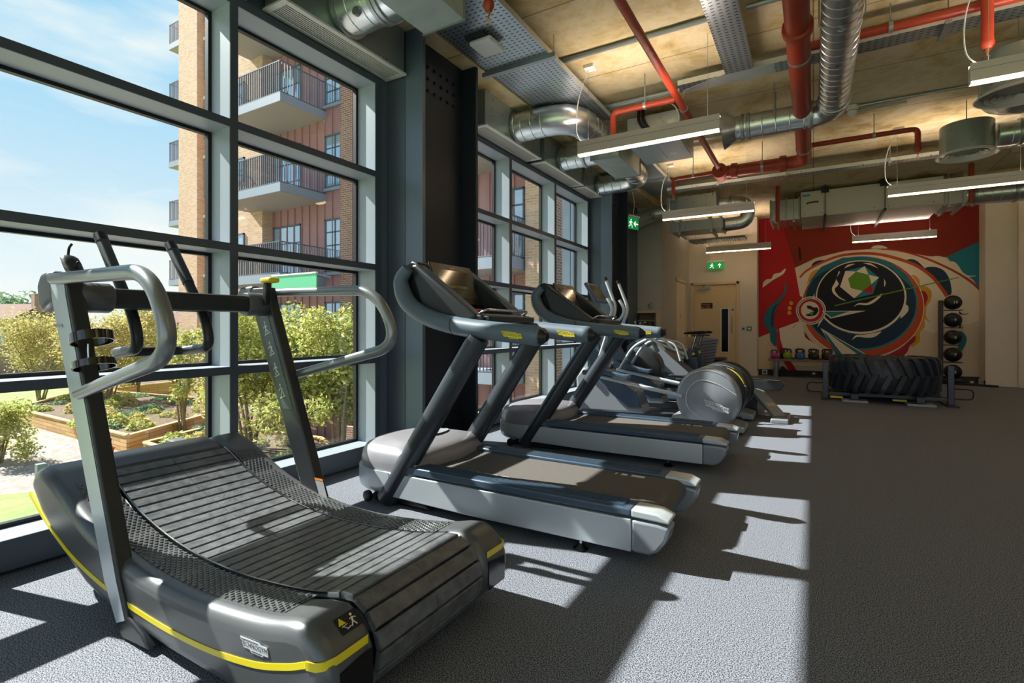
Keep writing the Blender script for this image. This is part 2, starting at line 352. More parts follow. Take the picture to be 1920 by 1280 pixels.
# door wall y = 12.8, x -2.59..-1.10
dx0, dx1 = at(1296, 600, 'y', 12.8).x, at(1386, 600, 'y', 12.8).x
m = MB(); m.box(-2.75, dx0, 12.8, 13.2, 0, 3.49); m.box(dx1, -1.1, 12.8, 13.2, 0, 3.6); m.box(dx0, dx1, 12.8, 13.2, 2.16, 3.49)
m.build('wall_far', 'plaster', kind='structure')
m = MB().box(2.78, 3.22, 12.78, 13.2, 0, 3.6); m.box(3.22, 6.6, 12.7, 13.2, 0, 3.6); m.build('wall_pier', 'plaster', kind='structure')
MB().box(-1.1, 2.78, 13.17, 13.2, 0, .13).build('baseboard_far', 'skirt', kind='structure')
m = MB().box(2.76, 3.24, 12.76, 12.78, 0, .1); m.box(2.76, 2.78, 12.76, 13.16, 0, .1); m.box(3.24, 6.6, 12.68, 12.7, 0, .1); m.build('baseboard_pier', 'plaster', kind='structure')
m = MB().box(-3.3, -2.57, 10.18, 10.2, 0, .1); m.box(dx1 + .06, -1.08, 12.78, 12.8, 0, .1); m.build('baseboard_left', 'plaster', kind='structure')

# doors
d = thing('door_1', ((dx0 + dx1) / 2, 12.8, 0), kind='structure')
m = MB(); m.box(dx0, dx0 + .06, 12.76, 12.86, 0, 2.16); m.box(dx1 - .06, dx1, 12.76, 12.86, 0, 2.16); m.box(dx0, dx1, 12.76, 12.86, 2.1, 2.16); m.build('door_frame', 'doorpaint', d, bevel=.004)
a, b = dx0 + .064, dx1 - .064
lf = MB(); v0, v1 = at(1353, 590, 'y', 12.8).x, at(1365.5, 590, 'y', 12.8).x; z0, z1 = at(1360, 659, 'y', 12.8).z, at(1360, 579, 'y', 12.8).z
for x0, x1, q0, q1 in ((a, v0, .01, 2.096), (v1, b, .01, 2.096), (v0, v1, .01, z0), (v0, v1, z1, 2.096)): lf.box(x0, x1, 12.79, 12.83, q0, q1)
lf.build('door_leaf', 'doorpaint', d)
m = MB()
for x0, x1, q0, q1 in ((v0-.02, v0, z0-.02, z1+.02), (v1, v1+.02, z0-.02, z1+.02), (v0, v1, z0-.02, z0), (v0, v1, z1, z1+.02)): m.box(x0, x1, 12.778, 12.83, q0, q1)
m.build('vision_frame', 'white', d); MB().box(v0, v1, 12.80, 12.81, z0, z1).build('vision_pane', 'gloss', d)
hx = at(1372.5, 600, 'y', 12.75).x; h0, h1 = at(1372, 624, 'y', 12.75).z, at(1372, 593, 'y', 12.75).z
MB().tube(fillet([(hx, 12.79, h0), (hx, 12.73, h0), (hx, 12.73, h1), (hx, 12.79, h1)], .02), .011, 10).build('pull_handle', 'chrome', d)
cx = at(1321, 540, 'y', 12.75).x
m = MB().box(cx - .13, cx + .12, 12.72, 12.789, 1.99, 2.05); m.bar((cx - .03, 12.74, 2.06), (cx + .02, 12.68, 2.1), .02, .01); m.bar((cx + .02, 12.68, 2.1), (cx - .05, 12.76, 2.12), .02, .01); m.build('door_closer', 'strut', d, bevel=.004)
m = MB()
for q in (.3, 1.5, 1.8): m.cyl((dx0 + .062, 12.775, q), (dx0 + .062, 12.775, q + .1), .009, 8)
m.build('hinge', 'chrome', d)
p0, p1 = at(1314.5, 568, 'y', 12.785), at(1336, 578, 'y', 12.785)
m = MB(); m.box(p0.x, p1.x, 12.783, 12.789, p1.z, p0.z); m.m = 1
m.text('Access', ((p0.x*.58+p1.x*.42), 12.7825, (p0.z*.72+p1.z*.28)), (1, 0, 0), (0, 0, 1), .07); m.text('to Hall', ((p0.x*.6+p1.x*.4), 12.7825, (p0.z*.28+p1.z*.72)), (1, 0, 0), (0, 0, 1), .07)
m.build('door_sign', [mat('sign_brown', '2c120c', .5), mat('sign_letters', 'd88c6c', .5)], d)
q = at(1374, 580.5, 'y', 12.785); m = MB().lathe([(.038, 0), (.038, .004)], (q.x, 12.785, q.z), 'y', 20); m.m = 1; m.lathe([(.03, 0), (.03, .002)], (q.x, 12.783, q.z), 'y', 20); m.build('fire_door_disc', ['white', mat('disc_blue', '2c6ea0', .5)], d)
q = at(1372, 568, 'y', 12.785)
d = thing('door_2', (-2.6, 12, 0), kind='structure')
m = MB(); m.box(-2.62, -2.575, 11.43, 11.49, 0, 2.18); m.box(-2.62, -2.575, 12.46, 12.52, 0, 2.18); m.box(-2.62, -2.575, 11.43, 12.52, 2.12, 2.18); m.build('door_frame', 'doorpaint', d)
MB().box(-2.64, -2.6, 11.494, 12.456, .01, 2.116).build('door_leaf', 'plaster', d)
m = MB().box(-2.6, -2.592, 11.93, 11.96, 1.3, 1.38).build('keyhole_plate', 'strut', d)

# serving hatch in the box room
h = thing('hatch_frame', ((hx0 + hx1) / 2, 10.2, hz0), 'cream framed recess in the wall of the corner room, with shelves of gym kit', 'wall recess')
m = MB()
for x0, x1, q0, q1 in ((hx0, hx0+.04, hz0, hz1), (hx1-.04, hx1, hz0, hz1), (hx0+.04, hx1-.04, hz1-.04, hz1), (hx0+.04, hx1-.04, hz0, hz0+.04)): m.box(x0, x1, 10.16, 10.34, q0, q1)
m.build('frame', 'doorpaint', h)
MB().box(hx0 + .04, hx1 - .04, 10.5, 10.52, hz0, hz1).build('back_panel', mat('taupe_panel', '8a7a6a', .8), h)
for zz in (hz1 - .2, hz1 - .42): MB().box(hx0+.04, hx1-.04, 10.34, 10.5, zz, zz+.02).build('shelf', 'plaster2', h)
for i, (fx, c, lb) in enumerate(((.3, 'white', 'white bottle on the recess shelf'), (.55, 'redp', 'red cup on the recess shelf beside the white bottle'))):
    x = hx0 + (hx1 - hx0) * fx; zz = hz1 - .4
    tag(MB().lathe([(.03, 0), (.035, .02), (.035, .11), (.02, .14), (.018, .16)], (x, 10.42, zz), n=14).build('bottle' if i == 0 else 'cup', c), lb, 'bottle' if i == 0 else 'cup')
# switches and small wall fittings
def plate(name, px, py, yy, sz, mm, label, cat, inner=None):
    q = at(px, py, 'y', yy); o = MB().box(q.x - sz, q.x + sz, yy - .014, yy, q.z - sz, q.z + sz); o.m = 1; o.box(q.x - sz*.5, q.x + sz*.5, yy - .017, yy - .0139, q.z - sz*.4, q.z + sz*.4)
    return tag(o.build(name, [mm, inner or mm]), label, cat)
plate('key_switch', 1394, 616, 12.8, .045, 'strut', 'grey metal key switch plate on the wall right of the door', 'switch', 'black')
plate('door_release_button', 1405, 616, 12.8, .05, mat('release_green', '2a7a3c', .5), 'green door release button beside the grey key switch', 'switch', 'white')
plate('wall_socket', 1434, 697, 13.17, .055, 'strut', 'double socket low on the wall left of the kettlebell bench', 'socket', 'black')
plate('wall_socket', 1526, 700, 13.17, .05, 'black', 'black socket low on the mural wall under the kettlebell bench', 'socket', 'white')
q = at(1222.5, 573, 'y', 10.2); tag(MB().lathe([(.055, 0), (.055, -.03), (.04, -.045)], (q.x, 10.2, q.z), 'y', 20).build('call_point', 'plaster2'), 'round pale disc on the wall above the framed recess', 'wall fitting')

# ------------------------------------------------------------------ glazing
ZS = (.155, .825, 1.572, 2.32, 3.075)
def window(name, ys, y0, y1):
    wd = thing(name, (GX, (y0 + y1) / 2, 0), kind='structure')
    f = MB()
    for y in ys: f.box(GX - .02, WX, y, y + .05, .02, 3.10)
    f.m = 0
    for z in (.80, 1.547, 2.297): 
        for a, b in zip(ys, ys[1:]): f.box(GX - .02, WX, a + .05, b, z, z + .047)
    for a, b in zip(ys, ys[1:]): f.box(GX - .02, WX, a + .05, b, 3.05, 3.10); f.box(GX - .02, WX, a + .05, b, .02, .155)
    f.build('frame', 'frame_in', wd, kind='structure')
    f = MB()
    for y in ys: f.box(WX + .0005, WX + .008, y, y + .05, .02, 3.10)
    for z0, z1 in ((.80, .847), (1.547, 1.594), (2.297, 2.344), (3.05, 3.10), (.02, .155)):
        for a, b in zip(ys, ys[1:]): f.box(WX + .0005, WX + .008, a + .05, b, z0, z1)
    f.build('frame_shade_face', 'frame', wd, kind='structure')  # thin dark faces: shade of the unlit room side put into colour
    s = MB()   # the slim dark sashes round each pane
    for a, b in zip(ys, ys[1:]):
        for z0, z1 in zip((.155, .847, 1.594, 2.344), (.80, 1.547, 2.297, 3.05)):
            A, B = a + .05, b
            for q in ((A, A + .022, z0, z1), (B - .022, B, z0, z1), (A + .022, B - .022, z0, z0 + .02), (A + .022, B - .022, z1 - .02, z1)): s.box(GX - .015, GX + .02, *q)
            s.m = 0
    s.build('sash', 'black', wd, kind='structure')
    for a, b in zip(ys, ys[1:]):
        for z0, z1 in zip((.155, .847, 1.594, 2.344), (.80, 1.547, 2.297, 3.05)):
            MB().box(GX - .004, GX + .004, a + .06, b - .012, z0 + .01, z1 - .01).build('pane', 'glass', wd, kind='structure')
    return wd
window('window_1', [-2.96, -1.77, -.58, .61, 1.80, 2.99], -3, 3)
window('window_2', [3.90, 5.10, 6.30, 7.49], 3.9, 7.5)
# light angled reveal linings on the side of each mullion are the aluminium itself
# ------------------------------------------------------------------ steel columns
def column(y0, y1, label):
    c = thing('steel_column', (-2.9, (y0 + y1) / 2, 0), label, 'column', 'bolted steel columns on the window wall')
    MB().box(-3.05, -2.68, y0, y0 + .035, 0, 3.49).build('flange', 'clad', c)
    m = MB().box(-3.055, -2.86, y0 - .004, y0 + .001, 0, 3.49).build('cover_panel', 'frame', c)
    MB().box(-3.05, -2.68, y1 - .035, y1, 0, 3.49).build('flange', 'steel', c)
    MB().box(-2.87, -2.83, y0 + .035, y1 - .035, 0, 3.49).build('web', 'steel', c)
    m = MB()
    for zz, k in ((.42, 1), (3.30, -1)):
        for i in range(6):
            for j in range(3):
                if i + j >= 1: m.cyl((-2.831, y0 + .15 + i * .09, zz - .1 * j), (-2.812, y0 + .15 + i * .09, zz - .1 * j), .014, 8)
    m.build('bolts', 'black', c)
    return c
column(3.15, 3.93, 'dark steel column with bolted web between the two glazed walls')
column(7.58, 8.39, 'dark steel column past the far glazed wall, nearest the green hanging exit sign')
q = at(727, 594, 'y', 3.15); tag(MB().box(q.x - .025, q.x + .03, 3.10, 3.146, q.z - .04, q.z + .035).build('wall_sensor', 'white', bevel=.006), 'small white sensor box on the near face of the front steel column', 'sensor')
# ------------------------------------------------------------------ linear lamps
def lamp(x, y, ln, label):
    t = thing('linear_lamp', (x, y, 2.76), label, 'lamp', 'suspended linear lamps')
    m = MB().box(x, x + ln, y - .03, y + .03, 2.775, 2.875); m.box(x, x + .004, y - .03, y + .03, 2.76, 2.775); m.box(x + ln - .004, x + ln, y - .03, y + .03, 2.76, 2.775); m.box(x, x + ln, y - .03, y - .024, 2.8751, 2.9); m.box(x, x + ln, y + .024, y + .03, 2.8751, 2.9); m.build('housing', 'lampbody', t)
    MB().box(x + .004, x + ln - .004, y - .031, y - .0302, 2.85, 2.852).build('seam', 'ink', t)
    MB().box(x + .006, x + ln - .006, y - .027, y + .027, 2.761, 2.7745).build('diffuser', 'lampglow', t)
    MB().box(x + .03, x + ln - .03, y - .02, y + .02, 2.8755, 2.879).build('added_fill_strip', 'fillglow', t)  # added glow strip hidden in the housing, brightens the ceiling
    MB().cyl((x + .1, y, 2.88), (x + .1, y, 3.62), .0018, 6).build('suspension_wire', 'strut', t); MB().cyl((x + ln - .1, y, 2.88), (x + ln - .1, y, 3.62), .0018, 6).build('suspension_wire', 'strut', t)
    MB().box(x + .07, x + .17, y - .05, y + .05, 3.585, 3.619).build('ceiling_rose', 'white', t, bevel=.004)
    MB().tube(spline([(x + .1, y, 3.59), (x - .01, y + .01, 3.3), (x - .02, y, 3.0), (x + .06, y, 2.878)]), .005, 8).build('power_cable', 'cable', t)
    return t
M['signwhite'] = mat('sign_white', 'f0fff0', .5, emit=.5)
M['boxm'] = mat('duct_box_sheet', rough=.4, metal=.25, noise=('a9b4b0', 'b8c2be'), nscale=8)
M['fillglow'] = mat('added_fill_glow', 'fff0e2', emit=38)  # glow of the added fill strips
for x, y, ln, lb in ((-1.985, 4.66, 1.3, 'lit linear lamp over the treadmills, nearest the cone-ended duct'), (.93, 4.66, 1.3, 'lit linear lamp cut off by the top right corner of the photo'),
        (-2.03, 8.1, 1.3, 'lit linear lamp in front of the round bent duct at the far left'), (.82, 8.1, 1.35, 'long lit linear lamp hanging before the grey air handling unit'),
        (-2.07, 12.1, 1.3, 'small lit linear lamp above the running man sign by the door'), (.66, 12.1, 1.3, 'small lit linear lamp in front of the mural')):
    lamp(x, y, ln, lb)
for x, y, lb in ((3.8, 4.66, 'in line with the nearest row'), (3.8, 8.1, 'in line with the middle row'), (3.8, 12.1, 'in line with the mural row'), (.93, 1.2, 'overhead behind the viewer')):
    lamp(x, y, 1.35, 'unseen linear lamp added as fill light, ' + lb)  # unseen lamps carrying on the grid, added to help light the room

# ------------------------------------------------------------------ window plenum boxes with slot grilles
def plenum(y0, y1, label):
    t = thing('grille_plenum', (-2.94, (y0 + y1) / 2, 3.12), label, 'air grille', 'slot grilles over the windows')
    MB().box(-3.035, -2.845, y0, y1, 3.135, 3.486).build('plenum_box', 'galvd', t)
    m = MB(); m.box(-3.05, -2.825, y0 - .01, y0 + .03, 3.118, 3.134); m.box(-3.05, -2.825, y1 - .03, y1 + .01, 3.118, 3.134); m.box(-3.05, -3.015, y0 + .03, y1 - .03, 3.118, 3.134); m.box(-2.86, -2.825, y0 + .03, y1 - .03, 3.118, 3.134); m.build('grille_frame', 'grille', t, bevel=.002)
    m = MB(); n = 9
    for i in range(n): xx = -3.012 + i * (.15 / (n - 1)); m.box(xx - .004, xx + .004, y0 + .03, y1 - .03, 3.12, 3.134)
    m.build('louvre_blades', 'grille', t); MB().box(-3.015, -2.86, y0 + .03, y1 - .03, 3.1342, 3.1348).build('dark_opening', 'slot', t)
plenum(2.03, 3.12, 'long white slot grille over the front window, beside the front steel column')
plenum(.75, 1.9, 'white slot grille over the front window, just outside the top of the photo')
plenum(4.3, 5.5, 'white slot grille over the far window, nearest the front steel column')
plenum(5.62, 6.82, 'white slot grille over the far window, between the other two grilles')
plenum(6.92, 7.56, 'short white slot grille over the far window, nearest the far steel column')

# ------------------------------------------------------------------ spiral ducts
def ribs(m, a, b, r, step=.11, rr=.0035):
    a, b = Vector(a), Vector(b); d = b - a; n = int(d.length / step)
    ax = 'x' if abs(d.x) > abs(d.y) and abs(d.x) > abs(d.z) else 'y' if abs(d.y) > abs(d.z) else 'z'
    for i in range(n + 1):
        c = a + d * (i / max(n, 1)); m.lathe([(r, -.005), (r + rr, 0), (r, .005)], c, ax, 28, cap=False)
def duct(name, pts, r, label, collars=(), rib=True, mt='spiral', cat='duct', group=None, extra=None, elbow=.3):
    P = fillet(pts, elbow, 5) if len(pts) > 2 else [Vector(p) for p in pts]
    t = thing(name, P[0], label, cat, group)
    m = MB().tube(P, r, 32)
    for i, (a, b) in enumerate(zip(pts, pts[1:])):
        a, b = Vector(a), Vector(b); d = (b - a).normalized(); L_ = (b - a).length
        if i > 0: a = a + d * min(elbow, L_ * .48)
        if i < len(pts) - 2: b = b - d * min(elbow, L_ * .48)
        if rib and (b - a).length > .12: ribs(m, a, b, r)
    m.build('duct_tube', mt, t, ang=50)
    for i, c in enumerate(collars):
        MB().lathe([(r + .001, -.02), (r + .014, -.014), (r + .014, .014), (r + .001, .02)], c[0], c[1], 32, cap=False).build('collar', 'strut', t)
    return t
RD = .155
t = duct('round_duct', [(-2.84, 2.53, 3.3), (-2.31, 2.53, 3.3)], RD, 'short fat round duct between the front grille box and a flat duct box', [((-2.82, 2.53, 3.3), 'x'), ((-2.5, 2.53, 3.3), 'x'), ((-2.46, 2.53, 3.3), 'x')], group='round ducts to the grille boxes')
MB().lathe([(.03, 0), (.03, .03), (.022, .03)], (-2.62, 2.53 - .13, 3.19), 'y', 16).build('test_port', 'strut', t)
t = duct('round_duct', [(-2.84, 4.93, 3.3), (-2.16, 4.93, 3.3), (-2.16, 5.86, 3.3)], RD, 'shiny bent round duct above the near end of the first linear lamp', [((-2.82, 4.93, 3.3), 'x')], group='round ducts to the grille boxes', elbow=.32)
t = duct('round_duct', [(-2.84, 6.1, 3.28), (-2.35, 6.1, 3.28)], .14, 'short round duct behind the left end of the first linear lamp', [((-2.82, 6.1, 3.28), 'x'), ((-2.5, 6.1, 3.28), 'x')], group='round ducts to the grille boxes')
t = duct('round_duct', [(-2.84, 7.45, 3.26), (-2.16, 7.45, 3.26), (-2.16, 6.75, 3.28)], .14, 'round duct bending back towards the flat duct box, over the far steel column', [((-2.82, 7.45, 3.26), 'x')], group='round ducts to the grille boxes')
MB().lathe([(.05, -.19), (.05, -.13), (.035, -.13)], (-2.6, 7.45, 3.28), 'y', 16).build('test_port', 'strut', t)
for y0, y1, lb in ((1.7, 2.75, 'flat galvanised duct box at the top of the photo, over the front steel column'), (5.86, 6.74, 'flat galvanised duct box behind the first linear lamp, fed by round ducts')):
    t = thing('duct_box', (-2.16, (y0 + y1) / 2, 3.12), lb, 'duct box', 'flat duct boxes')
    MB().box(-2.33, -1.99, y0, y1, 3.12, 3.44).build('box_body', 'boxm', t, bevel=.003)
    MB().box(-2.34, -1.98, y0 - .012, y0, 3.11, 3.45).build('end_flange', 'strut', t); MB().box(-2.34, -1.98, y1, y1 + .012, 3.11, 3.45).build('end_flange', 'strut', t)
# big spiral duct with cone end
t = duct('spiral_duct', [(-.72, 6.07, 3.26), (.17, 6.07, 3.26), (.17, -1.2, 3.26)], .125, 'long spiral duct running overhead beside the thick red pipe', [((-.6, 6.07, 3.26), 'x'), ((-.66, 6.07, 3.26), 'x'), ((-.02, 6.07, 3.26), 'x'), ((.17, 5.75, 3.26), 'y')], elbow=.25)
MB().lathe([(.115, .001), (.13, -.02), (.2, -.13), (.195, -.13), (.125, -.02)], (-.72, 6.07, 3.26), 'x', 28, cap=False).build('cone_end', 'spiral', t)
MB().tube([(-.35, 6.07 + .13, 3.62), (-.35, 6.07 + .13, 3.26), (-.35, 6.07, 3.13), (-.35, 6.07 - .13, 3.26), (-.35, 6.07 - .13, 3.62)], .006, 6).build('hanger_strap', 'strut', t)
for yy in (4.2, 2.4): MB().tube([(.17 + .135, yy, 3.62), (.17 + .135, yy, 3.2), (.17, yy, 3.125), (.17 - .135, yy, 3.2), (.17 - .135, yy, 3.62)], .005, 6).build('hanger_strap', 'strut', t)
# circular diffusers on the right
def diffuser(x, y, z, label):
    t = thing('round_diffuser', (x, y, z), label, 'air diffuser', 'round ceiling diffusers')
    MB().lathe([(.235, .03), (.235, .34), (.0, .34)], (x, y, z), 'z', 40).build('drum', 'galvd', t)
    m = MB().lathe([(.245, .03), (.275, .0), (.265, -.004), (.235, .02)], (x, y, z), 'z', 40, cap=False)
    for k in range(5):
        r = .21 - k * .042; m.lathe([(r, .0), (r - .03, .026), (r - .032, .022), (r - .004, -.003)], (x, y, z), 'z', 32, cap=False)
    m.build('ring_louvres', 'grille', t); MB().lathe([(0, .031), (.232, .0305)], (x, y, z), 'z', 32).build('dark_throat', 'slot', t)
    m = MB().cyl((x, y, z + .34), (x, y, 3.62), .005, 6).build('hanger_rod', 'strut', t)
diffuser(1.47, 7.48, 3.0, 'round ceiling diffuser with ringed face above the long linear lamp')
diffuser(1.42, 5.6, 2.95, 'big round ceiling diffuser cut by the right edge of the photo')
duct('spiral_duct', [(1.46, 5.62, 3.22), (1.46, 6.55, 3.24), (3.2, 6.55, 3.24)], .15, 'spiral duct elbow between the two round diffusers at the right edge', [((1.46, 5.92, 3.22), 'y'), ((1.46, 6.2, 3.23), 'y'), ((1.75, 6.55, 3.24), 'x'), ((1.9, 6.55, 3.24), 'x')], elbow=.3)
duct('spiral_duct', [(1.72, 7.48, 3.18), (3.4, 7.48, 3.18)], .13, 'round duct leaving the smaller diffuser to the right', [((1.9, 7.48, 3.18), 'x')])
duct('spiral_duct', [(.78, 3.2, 3.28), (.78, 3.78, 3.28), (2.6, 3.78, 3.28)], .155, 'round duct elbow poking in at the top right of the photo', [((.78, 3.5, 3.28), 'y'), ((1.1, 3.78, 3.28), 'x')], elbow=.3)

# ------------------------------------------------------------------ fan coil unit, air handling unit, far ducts
t = thing('fan_coil_unit', (-1.57, 6.2, 3.2), 'grey fan coil box with a pale underside, hung behind the first linear lamp', 'fan coil unit')
MB().box(-1.86, -1.28, 5.8, 6.62, 3.2, 3.5).build('casing', 'galv', t, bevel=.003)
MB().box(-1.855, -1.56, 5.81, 6.6, 3.19, 3.199).build('access_panel', 'silver', t); MB().box(-1.555, -1.285, 5.81, 6.6, 3.19, 3.199).build('access_panel', 'silver', t)
MB().box(-1.5, -1.42, 6.28, 6.36, 3.1885, 3.1895).build('rating_label', 'mark', t); MB().box(-1.4, -1.33, 5.796, 5.7995, 3.28, 3.4).build('rating_label', 'mark', t)
m = MB()
for dx, dz in ((0, 0), (.05, .02)): m.tube(spline([(-1.72 + dx, 5.78, 3.56), (-1.7 + dx, 5.72, 3.42), (-1.62 + dx, 5.72, 3.3), (-1.52 + dx, 5.79, 3.27 + dz)]), .018, 10)
m.build('insulated_hoses', 'black', t); MB().tube(spline([(-1.35, 5.78, 3.56), (-1.3, 5.76, 3.5), (-1.27, 5.78, 3.4), (-1.29, 5.79, 3.3)]), .007, 8).build('power_cable', 'cable', t)
for xx in (-1.87, -1.27): MB().cyl((xx, 6.2, 3.4), (xx, 6.2, 3.62), .005, 6).build('hanger_rod', 'strut', t)

t = thing('air_handling_unit', (.8, 11.4, 3.1), 'long grey air handling unit hung before the mural', 'air handling unit')
MB().box(-.2, 1.83, 10.75, 12.05, 3.1, 3.56).build('casing', 'ahu', t, bevel=.004)
for x0, x1 in ((-.18, .16), (.2, 1.02), (1.06, 1.81)): MB().box(x0, x1, 10.738, 10.7495, 3.115, 3.545).build('door_panel', 'ahu', t, bevel=.003)
q = at(1527, 380, 'y', 10.73); MB().tube(spline([(-.1, 10.738, 3.34), (-.08, 10.7, 3.345), (.05, 10.7, 3.355), (.07, 10.738, 3.35)]), .012, 8).build('handle', 'black', t)
MB().box(-.17, -.05, 10.736, 10.7375, 3.47, 3.51).build('maker_sticker', 'blue', t)
m = MB()
for x in (-.14, .12, .9, 1.1, 1.7): m.cyl((x, 10.7385, 3.15), (x, 10.733, 3.15), .008, 8)
m.build('panel_screws', 'black', t, kind='stuff')
for x in (.18, 1.04):
    m = MB(); m.box(x - .02, x + .02, 10.6, 12.3, 3.06, 3.098); m.cyl((x, 10.62, 3.06), (x, 10.62, 3.62), .006, 6); m.cyl((x, 12.28, 3.06), (x, 12.28, 3.62), .006, 6); m.build('support_channel', 'black', t)
    MB().box(x - .06, x + .06, 10.66, 10.735, 3.5, 3.6).build('vibration_hanger', 'black', t)
def rect_duct(name, x0, x1, y0, y1, z0, z1, label, mt='galvd', fl=()):
    t = thing(name, ((x0 + x1) / 2, (y0 + y1) / 2, z0), label, 'duct')
    MB().box(x0, x1, y0, y1, z0, z1).build('duct_body', mt, t, bevel=.003)
    for f in fl: MB().box(f - .012, f + .012, y0 - .025, y1 + .025, z0 - .025, z1 + .025).build('flange', 'strut', t)
    for xx in ((x0 * .8 + x1 * .2), (x0 * .2 + x1 * .8)):
        m = MB().box(xx - .02, xx + .02, y0 - .06, y1 + .06, z0 - .06, z0 - .027); m.cyl((xx, y0 - .045, z0 - .04), (xx, y0 - .045, 3.615), .005, 6); m.build('support_strut', 'strut', t)
    return t
rect_duct('rectangular_duct', -.72, -.215, 10.95, 11.7, 3.12, 3.5, 'short rectangular duct joined to the left end of the air handling unit', 'galv', (-.7, -.44, -.23))
rect_duct('rectangular_duct', 1.85, 2.15, 10.9, 11.6, 3.12, 3.5, 'short rectangular duct joined to the right end of the air handling unit', 'galv', (1.87,))
duct('round_duct', [(2.17, 11.25, 3.3), (4.5, 11.25, 3.3)], .17, 'round duct running right from the air handling unit over the white pier', [((2.3, 11.25, 3.3), 'x'), ((2.8, 11.25, 3.3), 'x')])
rect_duct('rectangular_duct', -2.3, -1.45, 9.45, 9.95, 3.13, 3.44, 'upper rectangular duct behind the far left linear lamp', 'galvd', (-2.28, -1.47))
rect_duct('rectangular_duct', -2.25, -1.35, 9.5, 10.0, 2.82, 3.0, 'lower flat duct under the far left linear lamp', 'galvd', (-2.2, -1.38))
duct('round_duct', [(-1.43, 9.72, 3.28), (-.98, 9.72, 3.26), (-.98, 9.72, 2.92), (-1.33, 9.72, 2.91)], .115, 'round duct looping down between the upper and lower rectangular ducts', [((-1.25, 9.72, 3.28), 'x')], elbow=.2)
duct('round_duct', [(-2.32, 9.7, 3.25), (-2.62, 9.6, 3.2), (-2.88, 9.2, 3.0)], .13, 'dark angled round duct behind the green hanging exit sign', [], rib=False, mt='galvd', elbow=.1)
t = thing('ceiling_grille', (-1.6, 11.2, 2.8), 'flat grey louvred grille panel high by the door, under the lower duct', 'air grille')
MB().box(-2.3, -1.2, 11.35, 11.8, 2.94, 2.97).build('grille_frame', 'plaster2', t)
m = MB()
for i in range(22): m.box(-2.28 + i * .05, -2.26 + i * .05, 11.36, 11.79, 2.925, 2.939)
m.build('louvre_blades', 'galvd', t); MB().cyl((-2.2, 11.6, 2.97), (-2.2, 11.6, 3.62), .005, 6).build('hanger_rod', 'strut', t)

# ------------------------------------------------------------------ cable trays
def tray(pts, wd, z, label, nm='perforated_cable_tray', mt='perf', hang=()):
    a, b = pts; t = thing(nm, ((a[0] + b[0]) / 2, (a[1] + b[1]) / 2, z), label, 'cable tray')
    if abs(a[0] - b[0]) > abs(a[1] - b[1]): x0, x1, y0, y1 = a[0], b[0], a[1] - wd / 2, a[1] + wd / 2; sides = ((x0, x1, y0, y0 + .002), (x0, x1, y1 - .002, y1))
    else: x0, x1, y0, y1 = a[0] - wd / 2, a[0] + wd / 2, a[1], b[1]; sides = ((x0, x0 + .002, y0, y1), (x1 - .002, x1, y0, y1))
    MB().box(x0, x1, y0, y1, z, z + .002).build('tray_base', mt, t)
    m = MB()
    for s in sides: m.box(s[0], s[1], s[2], s[3], z + .0021, z + .05)
    m.build('tray_sides', 'galv', t)
    for h in hang:
        m = MB(); 
        if abs(a[0] - b[0]) > abs(a[1] - b[1]): m.box(h - .02, h + .02, y0 - .05, y1 + .05, z - .03, z - .001); m.cyl((h, y0 - .04, z - .02), (h, y0 - .04, 3.62), .005, 6); m.cyl((h, y1 + .04, z - .02), (h, y1 + .04, 3.62), .005, 6)
        else: m.box(x0 - .06, x1 + .06, h - .02, h + .02, z - .04, z - .001); m.cyl((x0 - .04, h, z - .02), (x0 - .04, h, 3.49 if x0 < -2.6 else 3.62), .005, 6); m.cyl((x1 + .04, h, z - .02), (x1 + .04, h, 3.62), .005, 6)
        m.build('hanger', 'strut', t)
    return t
tray([(-2.29, -1), (-2.29, 5.6)], .63, 3.46, 'wide perforated cable tray along the window side, carrying the white wireless box', hang=(4.0, 1.2))
tray([(-2.27, 6.9), (-2.27, 9.3)], .5, 3.47, 'wide perforated cable tray past the flat duct box at the far left', hang=(8.2,))
tray([(-.59, 0), (-.59, 5.14)], .235, 3.45, 'perforated cable tray running overhead left of the thick red pipe', hang=())
t = tray([(-1.15, 5.26), (4, 5.26)], .2, 3.46, 'perforated cable tray crossing behind the thick red pipe', hang=(.9, 2.4))
MB().prism([(-.71, 5.14, 3.458), (-.47, 5.14, 3.458), (-.3, 5.16, 3.458), (-.3, 5.36, 3.458), (-1.15, 5.36, 3.458), (-1.1, 5.28, 3.458)], (0, 0, .002)).build('tee_piece', 'galv', t)
tray([(-2.1, 8.73), (4, 8.73)], .16, 3.36, 'long narrow cable tray crossing the room before the air handling unit', hang=(-1.3, -.35, .9, 2.2))
def conduit(y, z, x0, x1, r, label, two=0):
    t = tag(MB().cyl((x0, y, z), (x1, y, z), r, 10).build('conduit', 'strut'), label, 'conduit', 'ceiling conduits')
conduit(4.4, 3.595, -2.6, -.72, .022, 'zinc conduit crossing the ceiling before the first lamp')
conduit(4.4, 3.596, -.45, 4, .02, 'zinc conduit crossing the ceiling right of the overhead cable tray')
conduit(5.5, 3.57, -2.5, -1.2, .03, 'thick zinc conduit above the fan coil unit')
conduit(5.65, 3.55, -2.5, -1.3, .022, 'thinner zinc conduit just behind the thick one over the fan coil unit')
conduit(7.0, 3.6, -1.6, 3.5, .016, 'thin zinc conduit across the ceiling by the smoke detector')
conduit(7.15, 3.6, -1.6, .9, .012, 'thinnest zinc conduit across the ceiling, beside the one by the smoke detector')
conduit(2.6, 3.6, -1.9, 3, .018, 'zinc conduit at the very top of the ceiling view')
t = thing('wireless_access_point', (-2.31, 3.55, 3.38), 'white rounded box clamped under the wide perforated tray', 'wireless box')
